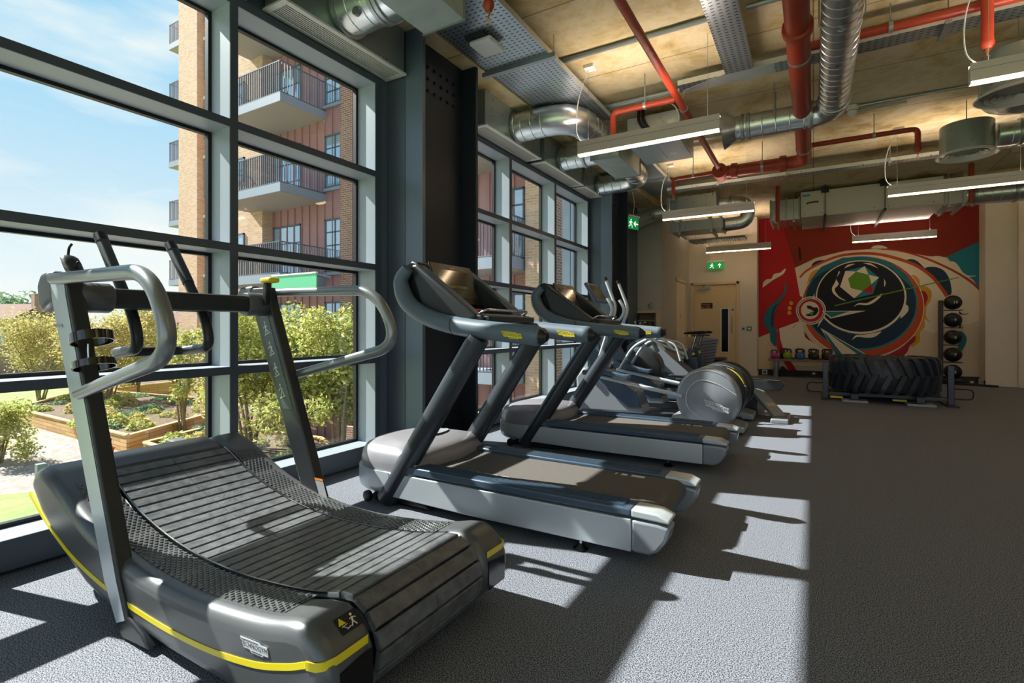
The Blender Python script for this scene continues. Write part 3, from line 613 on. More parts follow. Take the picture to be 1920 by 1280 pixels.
MB().box(-2.43, -2.22, 3.43, 3.66, 3.385, 3.43).build('casing', 'white', t, bevel=.018); MB().box(-2.45, -2.27, 3.4, 3.5, 3.431, 3.459).build('bracket', 'slot', t)

# ------------------------------------------------------------------ red sprinkler pipes
def pipe(pts, r, label, collars=(), hang=(), nozzle=None, elbow=.06):
    P = fillet(pts, elbow, 5) if len(pts) > 2 else [Vector(p) for p in pts]
    t = thing('red_sprinkler_pipe', P[0], label, 'pipe', 'red sprinkler pipes')
    MB().tube(P, r, 20).build('pipe_run', 'red', t)
    for c, ax in collars: MB().lathe([(r, -.045), (r + .02, -.04), (r + .024, 0), (r + .02, .04), (r, .045)], c, ax, 20).build('coupling', 'red', t)
    for c, ax in hang:
        c = Vector(c); MB().lathe([(r + .002, -.015), (r + .006, -.015), (r + .006, .015), (r + .002, .015)], c, ax, 20).build('pipe_clamp', 'strut', t); MB().cyl(c + Vector((0, 0, r)), (c.x, c.y, 3.62), .006, 6).build('hanger_rod', 'strut', t)
    if nozzle:
        x, y, z = nozzle; MB().lathe([(r + .006, .05), (r + .006, .03), (r * .7, .0), (.012, 0)], (x, y, z), 'z', 14).build('reducer', 'red', t)
        m = MB().lathe([(.012, 0), (.012, -.02), (.006, -.025), (.004, -.05), (.018, -.053), (.018, -.056), (0, -.056)], (x, y, z), 'z', 12); m.build('sprinkler_head', 'brass', t)
    return t
pipe([(-.1, -1.5, 3.28), (-.1, 7.74, 3.28), (-1.05, 7.74, 3.28)], .082, 'thick red pipe running overhead and turning left at its far end', [((-.1, 4.3, 3.28), 'y'), ((-.35, 7.74, 3.28), 'x'), ((-.95, 7.74, 3.28), 'x')], [((-.1, 4.75, 3.28), 'y'), ((-.1, 7.2, 3.28), 'y'), ((-.6, 7.74, 3.28), 'x')], elbow=.16)
pipe([(-1.13, -1.5, 3.3), (-1.13, 7.6, 3.3)], .034, 'thin red pipe running overhead between the cable trays', hang=[((-1.13, 5.35, 3.3), 'y'), ((-1.13, 2.5, 3.3), 'y')])
t = pipe([(-1.13, 7.62, 3.28), (-1.13, 7.86, 3.28)], .1, 'fat red pipe junction where the thin pipe meets the thick one'); 
pipe([(-1.16, 5.08, 3.3), (-1.78, 5.08, 3.3), (-1.78, 5.08, 3.1)], .03, 'red branch pipe dropping behind the first linear lamp', hang=[((-1.45, 5.08, 3.3), 'x')], nozzle=(-1.78, 5.08, 3.05))
pipe([(-1.2, 7.72, 3.29), (-1.78, 7.72, 3.28), (-1.78, 7.72, 3.08)], .028, 'red branch pipe dropping to a sprinkler near the far steel column', hang=[((-1.5, 7.72, 3.29), 'x')], nozzle=(-1.78, 7.72, 3.03))
pipe([(-1.16, 2.7, 3.3), (-1.76, 2.7, 3.3), (-1.76, 2.7, 3.12)], .03, 'red sprinkler drop at the top of the photo, by the perforated tray', nozzle=(-1.76, 2.7, 3.07))
pipe([(-.02, 7.4, 3.36), (1.03, 7.4, 3.36), (1.03, 7.4, 3.14)], .03, 'red branch pipe dropping to a sprinkler left of the smaller diffuser', hang=[((.62, 7.4, 3.36), 'x')], nozzle=(1.03, 7.4, 3.09))
pipe([(-.02, 4.95, 3.43), (2.6, 4.95, 3.43)], .036, 'red branch pipe crossing to the right above the perforated cable tray', hang=[((.52, 4.95, 3.43), 'x')])
pipe([(1.07, 4.87, 3.618), (1.07, 4.87, 3.12)], .036, 'short red sprinkler drop left of the big round diffuser', nozzle=(1.07, 4.87, 3.07))
pipe([(-.55, 10.3, 3.618), (-.55, 10.3, 3.02)], .032, 'dark red sprinkler drop left of the air handling unit', nozzle=(-.55, 10.3, 2.98))
pipe([(2.1, 10.4, 3.618), (2.1, 10.4, 3.06)], .034, 'dark red sprinkler drop at the right end of the air handling unit', nozzle=(2.1, 10.4, 3.01))
# smoke detector and exit signs
q = at(1598, 272, 'y', 7.0); t = thing('smoke_detector', (q.x, 7.0, 3.4), 'white smoke detector on the ceiling right of the thick red pipe', 'smoke detector')
z = 3.53; MB().lathe([(.055, .085), (.06, .05), (.052, .03), (.05, .0), (.03, -.02), (0, -.02)], (q.x, 7.0, z), 'z', 24).build('detector_body', 'white', t)
MB().lathe([(.051, .028), (.0525, .024), (.051, .02)], (q.x, 7.0, z), 'z', 24).build('vent_slot', 'slot', t)
def exit_sign(c, xd, wd, ht, label, arrow, cord=None):
    c = Vector(c); xd = Vector(xd).normalized(); up = Vector((0, 0, 1)); nd = xd.cross(up)
    t = thing('exit_sign', c, label, 'exit sign')
    def P(u, v, w=0): return c + xd * u + up * v + nd * w
    m = MB().prism([P(-wd/2 - .01, ht/2 + .005, -.035), P(wd/2 + .01, ht/2 + .005, -.035), P(wd/2 + .01, ht/2 + .04, -.035), P(-wd/2 - .01, ht/2 + .04, -.035)], nd * .07); m.build('housing', 'white', t)
    MB().prism([P(-wd/2, -ht/2, -.004), P(wd/2, -ht/2, -.004), P(wd/2, ht/2, -.004), P(-wd/2, ht/2, -.004)], nd * .008).build('green_panel', 'green', t)
    m = MB()
    def poly(ps): m.prism([P(u, v, .0045) for u, v in ps], nd * .001)
    h = ht
    def man(o):
        poly([(o + .02*h + .07*h*math.cos(a*.7854), .3*h + .07*h*math.sin(a*.7854)) for a in range(8)])
        poly([(o - .08*h, .2*h), (o + .06*h, .2*h), (o + .04*h, -.05*h), (o - .1*h, -.05*h)])
        poly([(o + .05*h, .2*h), (o + .24*h, .08*h), (o + .22*h, .03*h), (o + .03*h, .12*h)]); poly([(o - .08*h, .2*h), (o - .24*h, .1*h), (o - .28*h, -.03*h), (o - .23*h, -.03*h), (o - .2*h, .06*h), (o - .06*h, .13*h)])
        poly([(o - .02*h, -.05*h), (o + .06*h, -.05*h), (o + .2*h, -.2*h), (o + .2*h, -.4*h), (o + .13*h, -.4*h), (o + .12*h, -.22*h)]); poly([(o - .1*h, -.05*h), (o - .02*h, -.05*h), (o - .1*h, -.24*h), (o - .32*h, -.34*h), (o - .34*h, -.28*h), (o - .17*h, -.18*h)])
    man(-wd * .22); o = wd * .24
    ar = [(0, .32), (.26, .04), (.16, -.02), (.05, .1), (.05, -.34), (-.05, -.34), (-.05, .1), (-.16, -.02), (-.26, .04)]
    if arrow == 'left': ar = [(-v, u) for u, v in ar]
    poly([(o + u * h, v * h) for u, v in ar]); m.build('white_symbols', 'signwhite', t)
    if cord: MB().tube(cord, .006, 8).build('cable', 'cable', t)
    return t
a, b = at(1325, 499, 'y', 12.45), at(1352, 499, 'y', 12.45)
ex = (a.x + b.x) / 2; ez = 1.08 + .1205 * 12.1; exit_sign((ex, 12.7, ez), (1, 0, 0), .36, .155, 'green running man exit sign with up arrow above the cream door', 'up', [(ex - .12, 12.7, ez + .118), (ex - .12, 12.7, 3.62)])
c = at(1187, 419, 'y', 8.9)
exit_sign(c, (.35, 1, 0), .3, .2, 'green hanging exit sign beside the far steel column, seen edge-on', 'left', spline([c + Vector((0, 0, .13)), c + Vector((.02, 0, .35)), c + Vector((-.02, 0, .6)), Vector((c.x, c.y, 3.49))]))
# ------------------------------------------------------------------ badge with lettering
def badge(m, c, xd, yd, w, mi=(0, 1), txt='TECHNOGYM', th=.003):
    """stepped plaque with lettering; xd to the reader's right, yd up"""
    c, xd, yd = Vector(c), Vector(xd).normalized(), Vector(yd).normalized(); zd = xd.cross(yd); h = w * .16
    out = [(-.5, .75), (.18, .75), (.24, .5), (.47, .5), (.47, .3), (.5, .1), (.5, -.7), (.32, -.7), (.32, -.95), (-.1, -.95), (-.16, -.6), (-.38, -.6), (-.42, -.2), (-.46, .1)]
    m.m = mi[0]; m.prism([c + xd * u * w + yd * v * h for u, v in out], zd * th); m.m = mi[1]
    m.text(txt, c + zd * (th + .0004) - yd * h * .05, xd, yd, w * .155, .0004)
    for u0, u1, v in ((-.46, .15, .52), (-.08, .28, -.72)): m.prism([c + xd * u0 * w + yd * (v - .04) * h + zd * th, c + xd * u1 * w + yd * (v - .04) * h + zd * th, c + xd * u1 * w + yd * (v + .04) * h + zd * th, c + xd * u0 * w + yd * (v + .04) * h + zd * th], zd * .0006)
    return m
# ------------------------------------------------------------------ curved slat treadmill
T = thing('curved_treadmill', (-1.95, 1.30, 0), 'black curved slat treadmill with yellow stripe and grey tube handles', 'treadmill')
CY = 1.30
top = [(-2.95, .50), (-2.80, .485), (-2.65, .435), (-2.43, .338), (-2.23, .282), (-2.05, .25), (-1.85, .236), (-1.62, .24), (-1.35, .268), (-1.2, .30), (-1.12, .318), (-1.05, .32)]
def zt(x): return interp(top, x)
TP = spline([(x, 0, z) for x, z in top], 5)
def side_outline(d=0, x0=-2.74, xr=-.96):
    """closed XZ outline of a side cheek"""
    up = [(p.x, p.z + d) for p in TP if x0 <= p.x <= -1.18]
    rear = [(-1.18 + .145 * math.sin(a), .172 + (.140 + d) * math.cos(a)) for a in [R(15 + k * 15) for k in range(9)]]
    low = [(-1.12, .035), (-1.35, .03), (-1.8, .03), (-2.15, .045), (-2.4, .09), (-2.62, .17), (-2.82, .28), (-2.93, .375), (-2.945, .42), (-2.90, .47), (-2.82, .492)]
    return up + rear + low
for sgn, nm in ((-1, 'near'), (1, 'far')):
    y0, y1 = CY + sgn * .262, CY + sgn * .445
    O = side_outline(); a = [(x, y0, z) for x, z in O]
    MB().prism(a, (0, y1 - y0, 0)).build('side_shell', 'body', T, bevel=.045, seg=6)
    # textured foot grip
    g = MB(); ga, gb = CY + sgn * .275, CY + sgn * .385
    pts = [p for p in TP if -2.66 <= p.x <= -1.26]
    g.loft([[(p.x, ga, p.z - .004), (p.x, gb, p.z - .004), (p.x, gb, p.z + .002), (p.x, ga, p.z + .002)] for p in pts])
    g.m = 0
    x = -2.62; k = 0
    while x < -1.29:
        for j in range(6):
            yy = ga + (gb - ga) * (j + .5 + (.25 if k % 2 else -.25)) / 6; z = zt(x); r = .0074
            sl = (zt(x + .02) - zt(x - .02)) / .04
            ring = [(x + r * math.cos(q * math.pi / 3), yy + r * math.sin(q * math.pi / 3)) for q in range(6)]
            b = [(X, Y, z + .0015 + sl * (X - x)) for X, Y in ring]; tp = [(x + (X - x) * .72, yy + (Y - yy) * .72, z + .0042 + sl * (X - x)) for X, Y in ring]
            g.add(b + tp, [tuple(range(6, 12))] + [(i, (i + 1) % 6, (i + 1) % 6 + 6, i + 6) for i in range(6)])
        x += .0172; k += 1
    g.build('foot_grip', 'body', T, ang=30)
    # yellow stripe along the shell and round its rear corner
    st = spline([(x, 0, z) for x, z in ((-2.935, .36), (-2.75, .27), (-2.5, .185), (-2.2, .135), (-1.9, .115), (-1.6, .12), (-1.35, .15), (-1.2, .19), (-1.11, .225))], 6)
    s = MB(); yo = CY + sgn * .4455
    s.loft([[(p.x, yo - sgn * .006, p.z - .009), (p.x, yo + sgn * .0015, p.z - .009), (p.x, yo + sgn * .0015, p.z + .009), (p.x, yo - sgn * .006, p.z + .009)] for p in st])
    s.build('yellow_stripe', 'yellow', T)
    s = MB(); A = Vector((-1.11, yo, .225)); pts = [A, Vector((-1.077, yo - sgn * .003, .228)), Vector((-1.06, yo - sgn * .016, .23)), Vector((-1.049, yo - sgn * .045, .232)), Vector((-1.046, yo - sgn * .15, .236))]
    s.loft([[p + Vector((0, 0, -.011)), p + Vector((.003, sgn * .003, -.011)), p + Vector((.003, sgn * .003, .011)), p + Vector((0, 0, .011))] for p in pts]); s.build('yellow_stripe', 'yellow', T)
    s = MB().prism([(-1.036, CY + sgn * .29, .11), (-1.036, CY + sgn * .40, .11), (-1.036, CY + sgn * .40, .2), (-1.036, CY + sgn * .29, .215)], (.0025, 0, 0)).build('rear_handle_recess', 'gloss', T)
    MB().loft([[(p.x, CY + sgn * .2625, p.z - .01), (p.x, CY + sgn * .2575, p.z - .01), (p.x, CY + sgn * .2575, p.z + .006), (p.x, CY + sgn * .2635, p.z + .006)] for p in TP if -2.7 <= p.x <= -1.18]).build('belt_edge_trim', 'chrome', T)
# front cross cover and under frame
c = MB(); c.prism([(-2.95, CY - .26, .40), (-2.93, CY - .26, .46), (-2.86, CY - .26, .492), (-2.76, CY - .26, .478), (-2.70, CY - .26, .452), (-2.70, CY - .26, .30), (-2.85, CY - .26, .27)], (0, .52, 0)); c.build('front_cover', 'body', T, bevel=.012)
MB().box(-2.7, -1.2, CY - .25, CY + .25, .05, .19).build('under_frame', 'bodyd', T)
f = MB()
for x in (-1.25,):
    f = MB().lathe([(.03, 0), (.034, .008), (.02, .014), (.014, .045)], (x, CY - .33, 0), n=16).build('levelling_foot', 'black', T); MB().lathe([(.03, 0), (.034, .008), (.02, .014), (.014, .045)], (x, CY + .33, 0), n=16).build('levelling_foot', 'black', T)
for sg in (-1, 1): MB().lathe([(.03, 0), (.034, .008), (.02, .014), (.014, .09)], (-2.4, CY + sg * .33, 0), n=16).build('levelling_foot', 'black', T)
# slats: along the curve then round the rear roller
path = [Vector((p.x, 0, p.z)) for p in TP if -2.70 <= p.x <= -1.19]
rc = Vector((-1.18, 0, .168)); rr = .139
path += [rc + Vector((rr * math.sin(a), 0, rr * math.cos(a))) for a in [R(2 + 6 * k) for k in range(26)]]
s = MB(); acc = 0; pitch = .0585; i = 0
dist = [0]
for a, b in zip(path, path[1:]): dist.append(dist[-1] + (b - a).length)
def pt(d):
    for k in range(len(path) - 1):
        if dist[k + 1] >= d: t = (d - dist[k]) / (dist[k + 1] - dist[k]); return path[k].lerp(path[k + 1], t)
    return path[-1]
d = 0
while d + pitch < dist[-1]:
    a, b = pt(d + .004), pt(d + pitch - .004); u = (b - a).normalized(); nrm = Vector((-u.z, 0, u.x))
    if nrm.z < 0 and d < 1.4: nrm = -nrm
    for ya, yb in ((CY - .255, CY - .0 - .001), (CY + .001, CY + .255)):
        p = [a - nrm * .016, a + nrm * .001, a + nrm * .004 + u * .003, b + nrm * .004 - u * .003, b + nrm * .001, b - nrm * .016]
        s.prism([(q.x, ya, q.z) for q in p], (0, yb - ya, 0))
    d += pitch
s.build('slat_belt', 'slat', T, smooth=False)
b = MB(); pp = [p for p in path]; b.loft([[(p.x, CY - .25, p.z - .035), (p.x, CY + .25, p.z - .035), (p.x, CY + .25, p.z - .02), (p.x, CY - .25, p.z - .02)] for p in pp[:len(pp) - 27]]); b.build('belt_bed', 'black', T)
MB().lathe([(.0, -.25), (.113, -.25), (.113, .25), (.0, .25)], (rc.x, CY, rc.z), 'y', 40).build('rear_roller', 'black', T)
# uprights
for sgn in (-1, 1):
    y = CY + sgn * .43
    prof = [(-2.02, .01), (-2.06, .005), (-2.12, .04), (-2.2, .16), (-2.665, 1.20), (-2.68, 1.27), (-2.66, 1.30), (-2.53, 1.30), (-2.505, 1.22), (-2.09, .2), (-2.03, .09), (-1.93, .06), (-1.88, .02)]
    u = MB().prism([(x, y - .0275, z) for x, z in prof], (0, .055, 0)); u.build('upright', 'bodyd', T, bevel=.008, seg=3)
    yo = y + sgn * .0278
    face = [(-2.10, .05), (-2.19, .17), (-2.655, 1.20), (-2.668, 1.26), (-2.65, 1.285), (-2.545, 1.285), (-2.525, 1.21), (-2.105, .2), (-2.04, .075)]
    MB().prism([(x, yo, z) for x, z in face], (0, sgn * .0015, 0)).build('side_trim', 'silver', T)
    MB().prism([(-2.8, y - .03, 1.16), (-2.82, y - .03, 1.26), (-2.78, y - .03, 1.31), (-2.66, y - .03, 1.315), (-2.655, y - .03, 1.2), (-2.76, y - .03, 1.15)], (0, .06, 0)).build('front_cowl', 'body', T, bevel=.02, seg=4)
    m = MB(); m.lathe([(.0, -.06), (.055, -.06), (.062, -.05), (.062, .05), (.055, .06), (0, .06)], (-2.56, y - sgn * .075, 1.205), 'y', 28); m.build('pivot_hub', 'body', T)
# near side badge, faces the camera (normal -y)
m = badge(MB(), (-2.585, CY - .4605, 1.09), (1, 0, 0), (-.4, 0, 1), .075, th=.001); m.build('badge', ['logo', 'ink'], T)
# warning pictograms on the inner-facing side of the far upright (faces the camera)
yi = CY + .43 - .0281; m = MB(); ax = Vector((.4, 0, -1)).normalized(); px_ = Vector((1, 0, .4)).normalized()
m.prism([(-2.61, yi, 1.17), (-2.53, yi, 1.17), (-2.31, yi, .66), (-2.39, yi, .66)], (0, -.001, 0)); m.m = 1
for k in range(4):
    o = Vector((-2.535, yi - .0014, 1.08)) + ax * (.118 * k)
    def seg(a, b, w=.005): m.bar(o + px_ * a[0] - ax * a[1], o + px_ * b[0] - ax * b[1], w, .0006, (0, 1, 0))
    m.lathe([(.0055, 0), (.0055, -.0006)], o - ax * .034, 'y', 10)
    sw = (-.008, .006, 0, .014)[k]; seg((0, .026), (sw * .4, .0), .008); seg((sw * .4, 0), (.012, -.026)); seg((sw * .4, 0), (-.012, -.026)); seg((0, .02), (-.02, .006)); seg((0, .02), (.012, .004)); seg((-.024, -.032), (.022, -.032), .004)
m.text('SKILL', Vector((-2.56, yi - .0016, 1.145)), (1, 0, 0), (-.35, 0, 1), .018)
m.build('pictogram_label', [mat('label_slate', '3d4a52', .4), 'mark'], T)
m = MB(); m.prism([(-2.145, yi, .335), (-2.085, yi, .335), (-2.08, yi, .325), (-2.14, yi, .325)], (0, -.0012, 0)); m.m = 1; m.prism([(-2.14, yi, .322), (-2.08, yi, .322), (-2.02, yi, .17), (-2.07, yi, .17)], (0, -.001, 0)); m.build('notice_label', ['orange', mat('notice_grey', '9a9ca0', .5)], T)
# side hand rails
for sgn in (-1, 1):
    y = CY + sgn * .485
    P = fillet([(-2.62, y - sgn * .02, 1.277), (-1.80, y, 1.262), (-1.66, y, 1.0), (-2.37, y - sgn * .015, .835)], [.16, .22], 9)
    n = len(P); MB().tube(P, [.022] + [.026] * (n - 2) + [.022], 18).build('hand_rail', 'tube', T)
    MB().lathe([(0, -.024), (.016, -.024), (.016, .024), (0, .024)], (-2.37, y - sgn * .03, .835), 'y', 16).build('rail_bolt', 'black', T)
# cross beam and push grips
MB().bar((-2.56, CY - .40, 1.205), (-2.56, CY + .40, 1.205), .085, .085).build('cross_beam', 'bodyd', T, bevel=.02)
GP = []
for y in (CY - .19, CY + .12):
    GP.append([(-2.93, y, 1.515), (-2.60, y, 1.12), (-2.56, y, .985), (-2.80, y, .965)])
pp = fillet(GP[0] + [(-2.80, GP[1][0][1], .965)] + GP[1][::-1][1:], [.1, .1, .05, .05, .1, .1], 6)
MB().tube(pp, .0235, 18).build('push_handle', 'bodyd', T)
for g in GP:
    a, b = Vector(g[0]), Vector(g[1]); MB().cyl(a + (a - b).normalized() * .01, a.lerp(b, .52), .0262, 20).build('grip_sleeve', 'softd' if 'softd' in M else 'ribbed', T)
    MB().cyl(a + (a - b).normalized() * .012, a.lerp(b, .07), .0275, 20).build('grip_cap', 'black', T)
MB().bar((-2.60, GP[0][0][1], 1.205), (-2.60, GP[1][0][1], 1.205), .06, .09).build('handle_mount', 'black', T)
# yellow topped brake lever, control lever on the near side, display
c = MB().prism([(-2.52, 1.66, 1.2), (-2.48, 1.66, 1.2), (-2.47, 1.66, 1.32), (-2.50, 1.66, 1.32)], (0, .03, 0)); c.build('brake_lever', 'black', T, bevel=.006)
MB().box(-2.51, -2.42, 1.645, 1.705, 1.318, 1.345).build('lever_knob', 'yellow', T, bevel=.01)
o = Vector((-2.62, .91, 1.30)); MB().tube(spline([o, o + Vector((-.03, 0, .03)), o + Vector((-.07, 0, .07)), o + Vector((-.10, 0, .075))], 5), [.03, .032, .032, .033, .034, .034, .034, .034, .033, .032, .032, .03, .028, .024, .02, .012][:16], 14, rb=.014).build('display_pod', 'bodyd', T)
MB().tube(spline([o + Vector((-.085, 0, .08)), o + Vector((-.075, 0, .115)), o + Vector((-.05, 0, .13))], 4), .005, 8).build('phone_clip', 'black', T); MB().tube(spline([o + Vector((-.01, 0, .03)), o + Vector((.005, 0, .05)), o + Vector((.012, 0, .05))], 3), .004, 8).build('phone_clip', 'black', T)
# two bottle rings by the near upright
for (x, z, h) in ((-2.365, 1.015, .036), (-2.345, .92, .026)):
    MB().lathe([(.064, 0), (.068, 0), (.068, h), (.064, h), (.064, 0)], (0, 0, 0), 'z', 36, cap=False).turn((x, .87, z + .01), -17).build('bottle_ring', 'gloss', T)
    MB().bar((x - .066, .87, z + h/2), (x - .12, .87, z + h/2), .03, .012).build('ring_bracket', 'black', T)
MB().cyl((-2.40, .87, .905), (-2.405, .87, 1.02), .004, 8).build('ring_rod', 'chrome', T)
# badges and sticker on the near shell
ys = CY - .4455
m = badge(MB(), (-1.325, ys - .0005, .205), (1, 0, .07), (-.07, 0, 1), .125, th=.0015); m.build('badge', ['logo', 'ink'], T)
o = Vector((-.9485, 1.03, .262))
m = MB(); X, Z = Vector((0, 1, 0)), Vector((0, 0, 1)); pq = lambda u, v, w=0: Vector((-1.18, .975, .170)) + Vector((0, u * .72, 0)) + Vector((-.788, 0, .616)) * (v * .72) + Vector((.616, 0, .788)) * (.1432 + w)
NN = Vector((.616, 0, .788)); m.prism([pq(-.05, -.036), pq(.05, -.036), pq(.05, .032), pq(-.05, .032)], NN * .001); m.m = 1; m.prism([pq(-.045, -.002, .001), pq(-.012, -.002, .001), pq(-.029, .026, .001)], NN * .0006); m.m = 2
for a, b, w in (((.022, .008), (.016, -.006), .007), ((.016, -.006), (.026, -.026), .004), ((.016, -.006), (.004, -.024), .004), ((.022, .007), (.008, .004), .003), ((.022, .007), (.036, .0), .003)): m.bar(pq(*a, .0015), pq(*b, .0015), w * .8, .0006, NN)
m.prism([pq(.022, .018, .001) + Vector((0, .004 * math.cos(q), 0)) + Vector((-.788, 0, .616)) * (.004 * math.sin(q)) for q in [R(36 * j) for j in range(10)]], NN * .0008)
m.m = 3; m.bar(pq(-.032, -.006, .0015), pq(-.014, -.026, .0015),  .002, .0005, NN); m.bar(pq(-.02, -.024, .0015), pq(.002, -.02, .0015), .003, .0005, NN); m.bar(pq(-.036, -.01, .0015), pq(-.008, -.006, .0015), .002, .0005, NN)
m.build('warning_sticker', ['black', 'yellow', 'mark', 'logo'], T)

# ------------------------------------------------------------------ motor treadmill
def motor_treadmill(y0, label):
    oy = y0 - 2.67
    T = thing('motor_treadmill', (-1.55, y0, 0), label, 'treadmill', 'motor treadmills facing the windows')
    def V(x, y, z): return (x, y + oy, z)
    def box(x0, x1, ya, yb, z0, z1): return MB().box(x0, x1, ya + oy, yb + oy, z0, z1)
    YN, YF = 2.295, 3.045
    # silver side sills, taper to the front
    for y, sg in ((YN, 1), (YF, -1)):
        pr = [(-2.26, .062), (-2.26, .205), (-.72, .205), (-.72, .055), (-1.6, .052)]
        MB().prism([V(x, y, z) for x, z in pr], (0, sg * .05, 0)).build('side_sill', 'silver', T, bevel=.006)
        cap = [(-.72, .055), (-.72, .205), (-.60, .205), (-.545, .195), (-.56, .13), (-.60, .075), (-.64, .055)]
        MB().prism([V(x, y, z) for x, z in cap], (0, sg * .12, 0)).build('rear_corner', 'silverd', T, bevel=.015, seg=4)
        tr = MB().prism([V(x, y, z) for x, z in ((-2.12, .215), (-2.12, .26), (-.72, .252), (-.72, .215))], (0, sg * .125, 0)); tr.build('side_rail', 'slate', T, bevel=.008)
        g = MB()
        for k in range(6): yy = y + sg * (.02 + k * .018); g.box(-2.08, -.76, min(yy, yy + sg * .006) + oy, max(yy, yy + sg * .006) + oy, .252, .2622)
        g.build('grip_ribs', 'slate', T)
        MB().prism([V(x, y, z) for x, z in ((-.72, .215), (-.72, .252), (-.60, .248), (-.545, .225), (-.55, .21))], (0, sg * .13, 0)).build('rail_cap', 'silver', T, bevel=.012, seg=4)
    # belt
    prof = [(-2.2, .238), (-.66, .238)] + [(-.66 + .055 * math.sin(a), .183 + .055 * math.cos(a)) for a in [R(q) for q in (15, 30, 50, 70, 90, 110, 130, 150, 170)]] + [(-2.2, .13)]
    MB().prism([V(x, 2.43, z) for x, z in prof], (0, .48, 0)).build('belt', 'belt', T, ang=50)
    m = MB()
    for x0, x1 in ((-1.75, -1.73), (-1.70, -1.67), (-1.65, -1.56), (-1.53, -1.48), (-1.46, -1.45)): m.box(x0, x1, 2.455 + oy, 2.485 + oy, .2382, .2386)
    m.build('belt_mark', 'mark', T)
    m = MB()
    for x0, x1 in ((-.99, -.98), (-.955, -.92), (-.895, -.82)): m.box(x0, x1, 2.85 + oy, 2.885 + oy, .2382, .2386)
    m.build('belt_mark', 'mark', T)
    # motor hood: plan outline rounded at the front, domed
    m = MB(); secs = []
    for s, z in ((1, .205), (1.0, .25), (.985, .285), (.93, .325), (.8, .352), (.5, .372), (.2, .378)):
        o = []
        for k in range(17):
            a = math.pi * k / 16; X = -2.22 - .42 * s * math.sin(a) ** .55; Y = 2.67 + .365 * s * -math.cos(a); o.append(V(X, Y, z - .0 * k))
        ri = -2.02 - (1 - s) * .25
        o += [V(ri, 2.67 + .365 * s, z), V(ri + .06 * s, 2.67, z - .005), V(ri, 2.67 - .365 * s, z)]
        secs.append(o)
    m.loft(secs); m.build('motor_hood', mat('hood_silver', '8d8b92', .3, .2) if 'hood' not in M else M['hood'], T, ang=60)
    fr = []
    for z, s in ((.062, .93), (.085, .985), (.12, 1), (.203, 1)): fr.append([V(-2.22 - .425 * s * math.sin(math.pi * k / 24) ** .5, 2.67 - .376 * s * math.cos(math.pi * k / 24), z) for k in range(25)])
    MB().loft(fr).build('front_bumper', 'silver', T, ang=60)
    m = MB().lathe([(.15, 0), (.15, .002), (.145, .004)], V(-2.2, 2.86, .3655), 'z', 32); 
    m = MB(); c = Vector(V(-2.2, 2.72, .380)); m.prism([c + Vector((.05 * math.cos(a), .13 * math.sin(a), 0)) for a in [R(q * 15) for q in range(24)]], (0, 0, .002)); badge(m, c + Vector((0, 0, .0025)), (0, 1, 0), (-1, 0, 0), .17, mi=(1, 2), th=.001); m.build('hood_badge', ['softl', 'logo', 'ink'], T)
    # uprights
    for y in (2.335, 3.005):
        b, t = Vector(V(-2.27, y, .02)), Vector(V(-1.585, y, 1.03))
        MB().tube([b, b.lerp(t, .5), t], [.07, .068, .063], 24, rb=.054, up=(0, 1, 0)).build('upright', 'dark', T)
        bx = MB().prism([V(-2.42, y, .02), V(-2.36, y, .07), V(-2.2, y, .06), V(-1.96, y, .035), V(-1.93, y, .012), V(-2.4, y, .008)], (0, .04, 0)); bx.build('upright_foot', 'black', T, bevel=.006)
        sg = -1 if y < 2.6 else 1
        MB().lathe([(.0, -.012), (.024, -.012), (.034, -.008), (.034, .012), (0, .012)], V(-2.40, y + sg * .035, .034), 'y', 20).build('transport_wheel', 'black', T)
    # handrails
    for y in (2.335, 3.005):
        P = spline([V(-2.10, y, 1.44), V(-2.155, y, 1.36), V(-2.10, y, 1.235), V(-1.96, y, 1.15), V(-1.75, y, 1.095), V(-1.5, y, 1.065), V(-1.28, y, 1.045), V(-1.19, y, 1.035)], 5)
        n = len(P); rs = [.035 + .017 * min(1, i / 8) if i < n - 4 else (.054, .053, .046, .03)[i - n + 4] for i in range(n)]
        MB().tube(P, rs, 20).build('hand_rail', 'soft', T, ang=60)
        c = P[20]; MB().lathe([(.0535, -.002), (.0545, 0), (.0535, .002)], c, 'x', 24).build('rail_joint', 'ink', T)
        MB().tube([V(-1.2, y, 1.036), V(-1.165, y, 1.034)], [.045, .02], 18).build('rail_end_cap', 'black', T)
        m = MB(); badge(m, V(-1.345, y - .0535, 1.045), (1, 0, -.09), (0, 0, 1), .125, th=.002); m.build('rail_badge', ['logoy', 'ink'], T)
    # console body between the rails
    pr = [(-2.17, 1.33), (-2.15, 1.47), (-2.10, 1.49), (-2.06, 1.475), (-1.945, 1.215), (-1.88, 1.19), (-1.60, 1.155), (-1.58, 1.13), (-1.62, 1.11), (-2.0, 1.13), (-2.1, 1.2)]
    MB().prism([V(x, 2.375, z) for x, z in pr], (0, .59, 0)).build('console_body', 'black', T, bevel=.012)
    for y0_, y1_ in ((2.36, 2.45), (2.89, 2.98)):
        MB().prism([V(-2.12, y0_, 1.46), V(-2.06, y0_, 1.47), V(-1.62, y0_, 1.15), V(-1.70, y0_, 1.08), V(-2.0, y0_, 1.15)], (0, y1_ - y0_, 0)).build('console_wing', 'bodyd', T, bevel=.02, seg=4)
    n = Vector((.92, 0, .40)).normalized(); u = Vector((.4, 0, -.92)).normalized(); o = Vector(V(-2.055, 2.67, 1.485)) + n * .008
    def S(a, b, w=0): return o + Vector((0, a, 0)) + u * b + n * w
    MB().prism([S(-.22, 0), S(.22, 0), S(.22, .285), S(-.22, .285)], n * .012).build('screen_bezel', mat('bezel_brown_black', '231e1b', .3), T, bevel=.006)
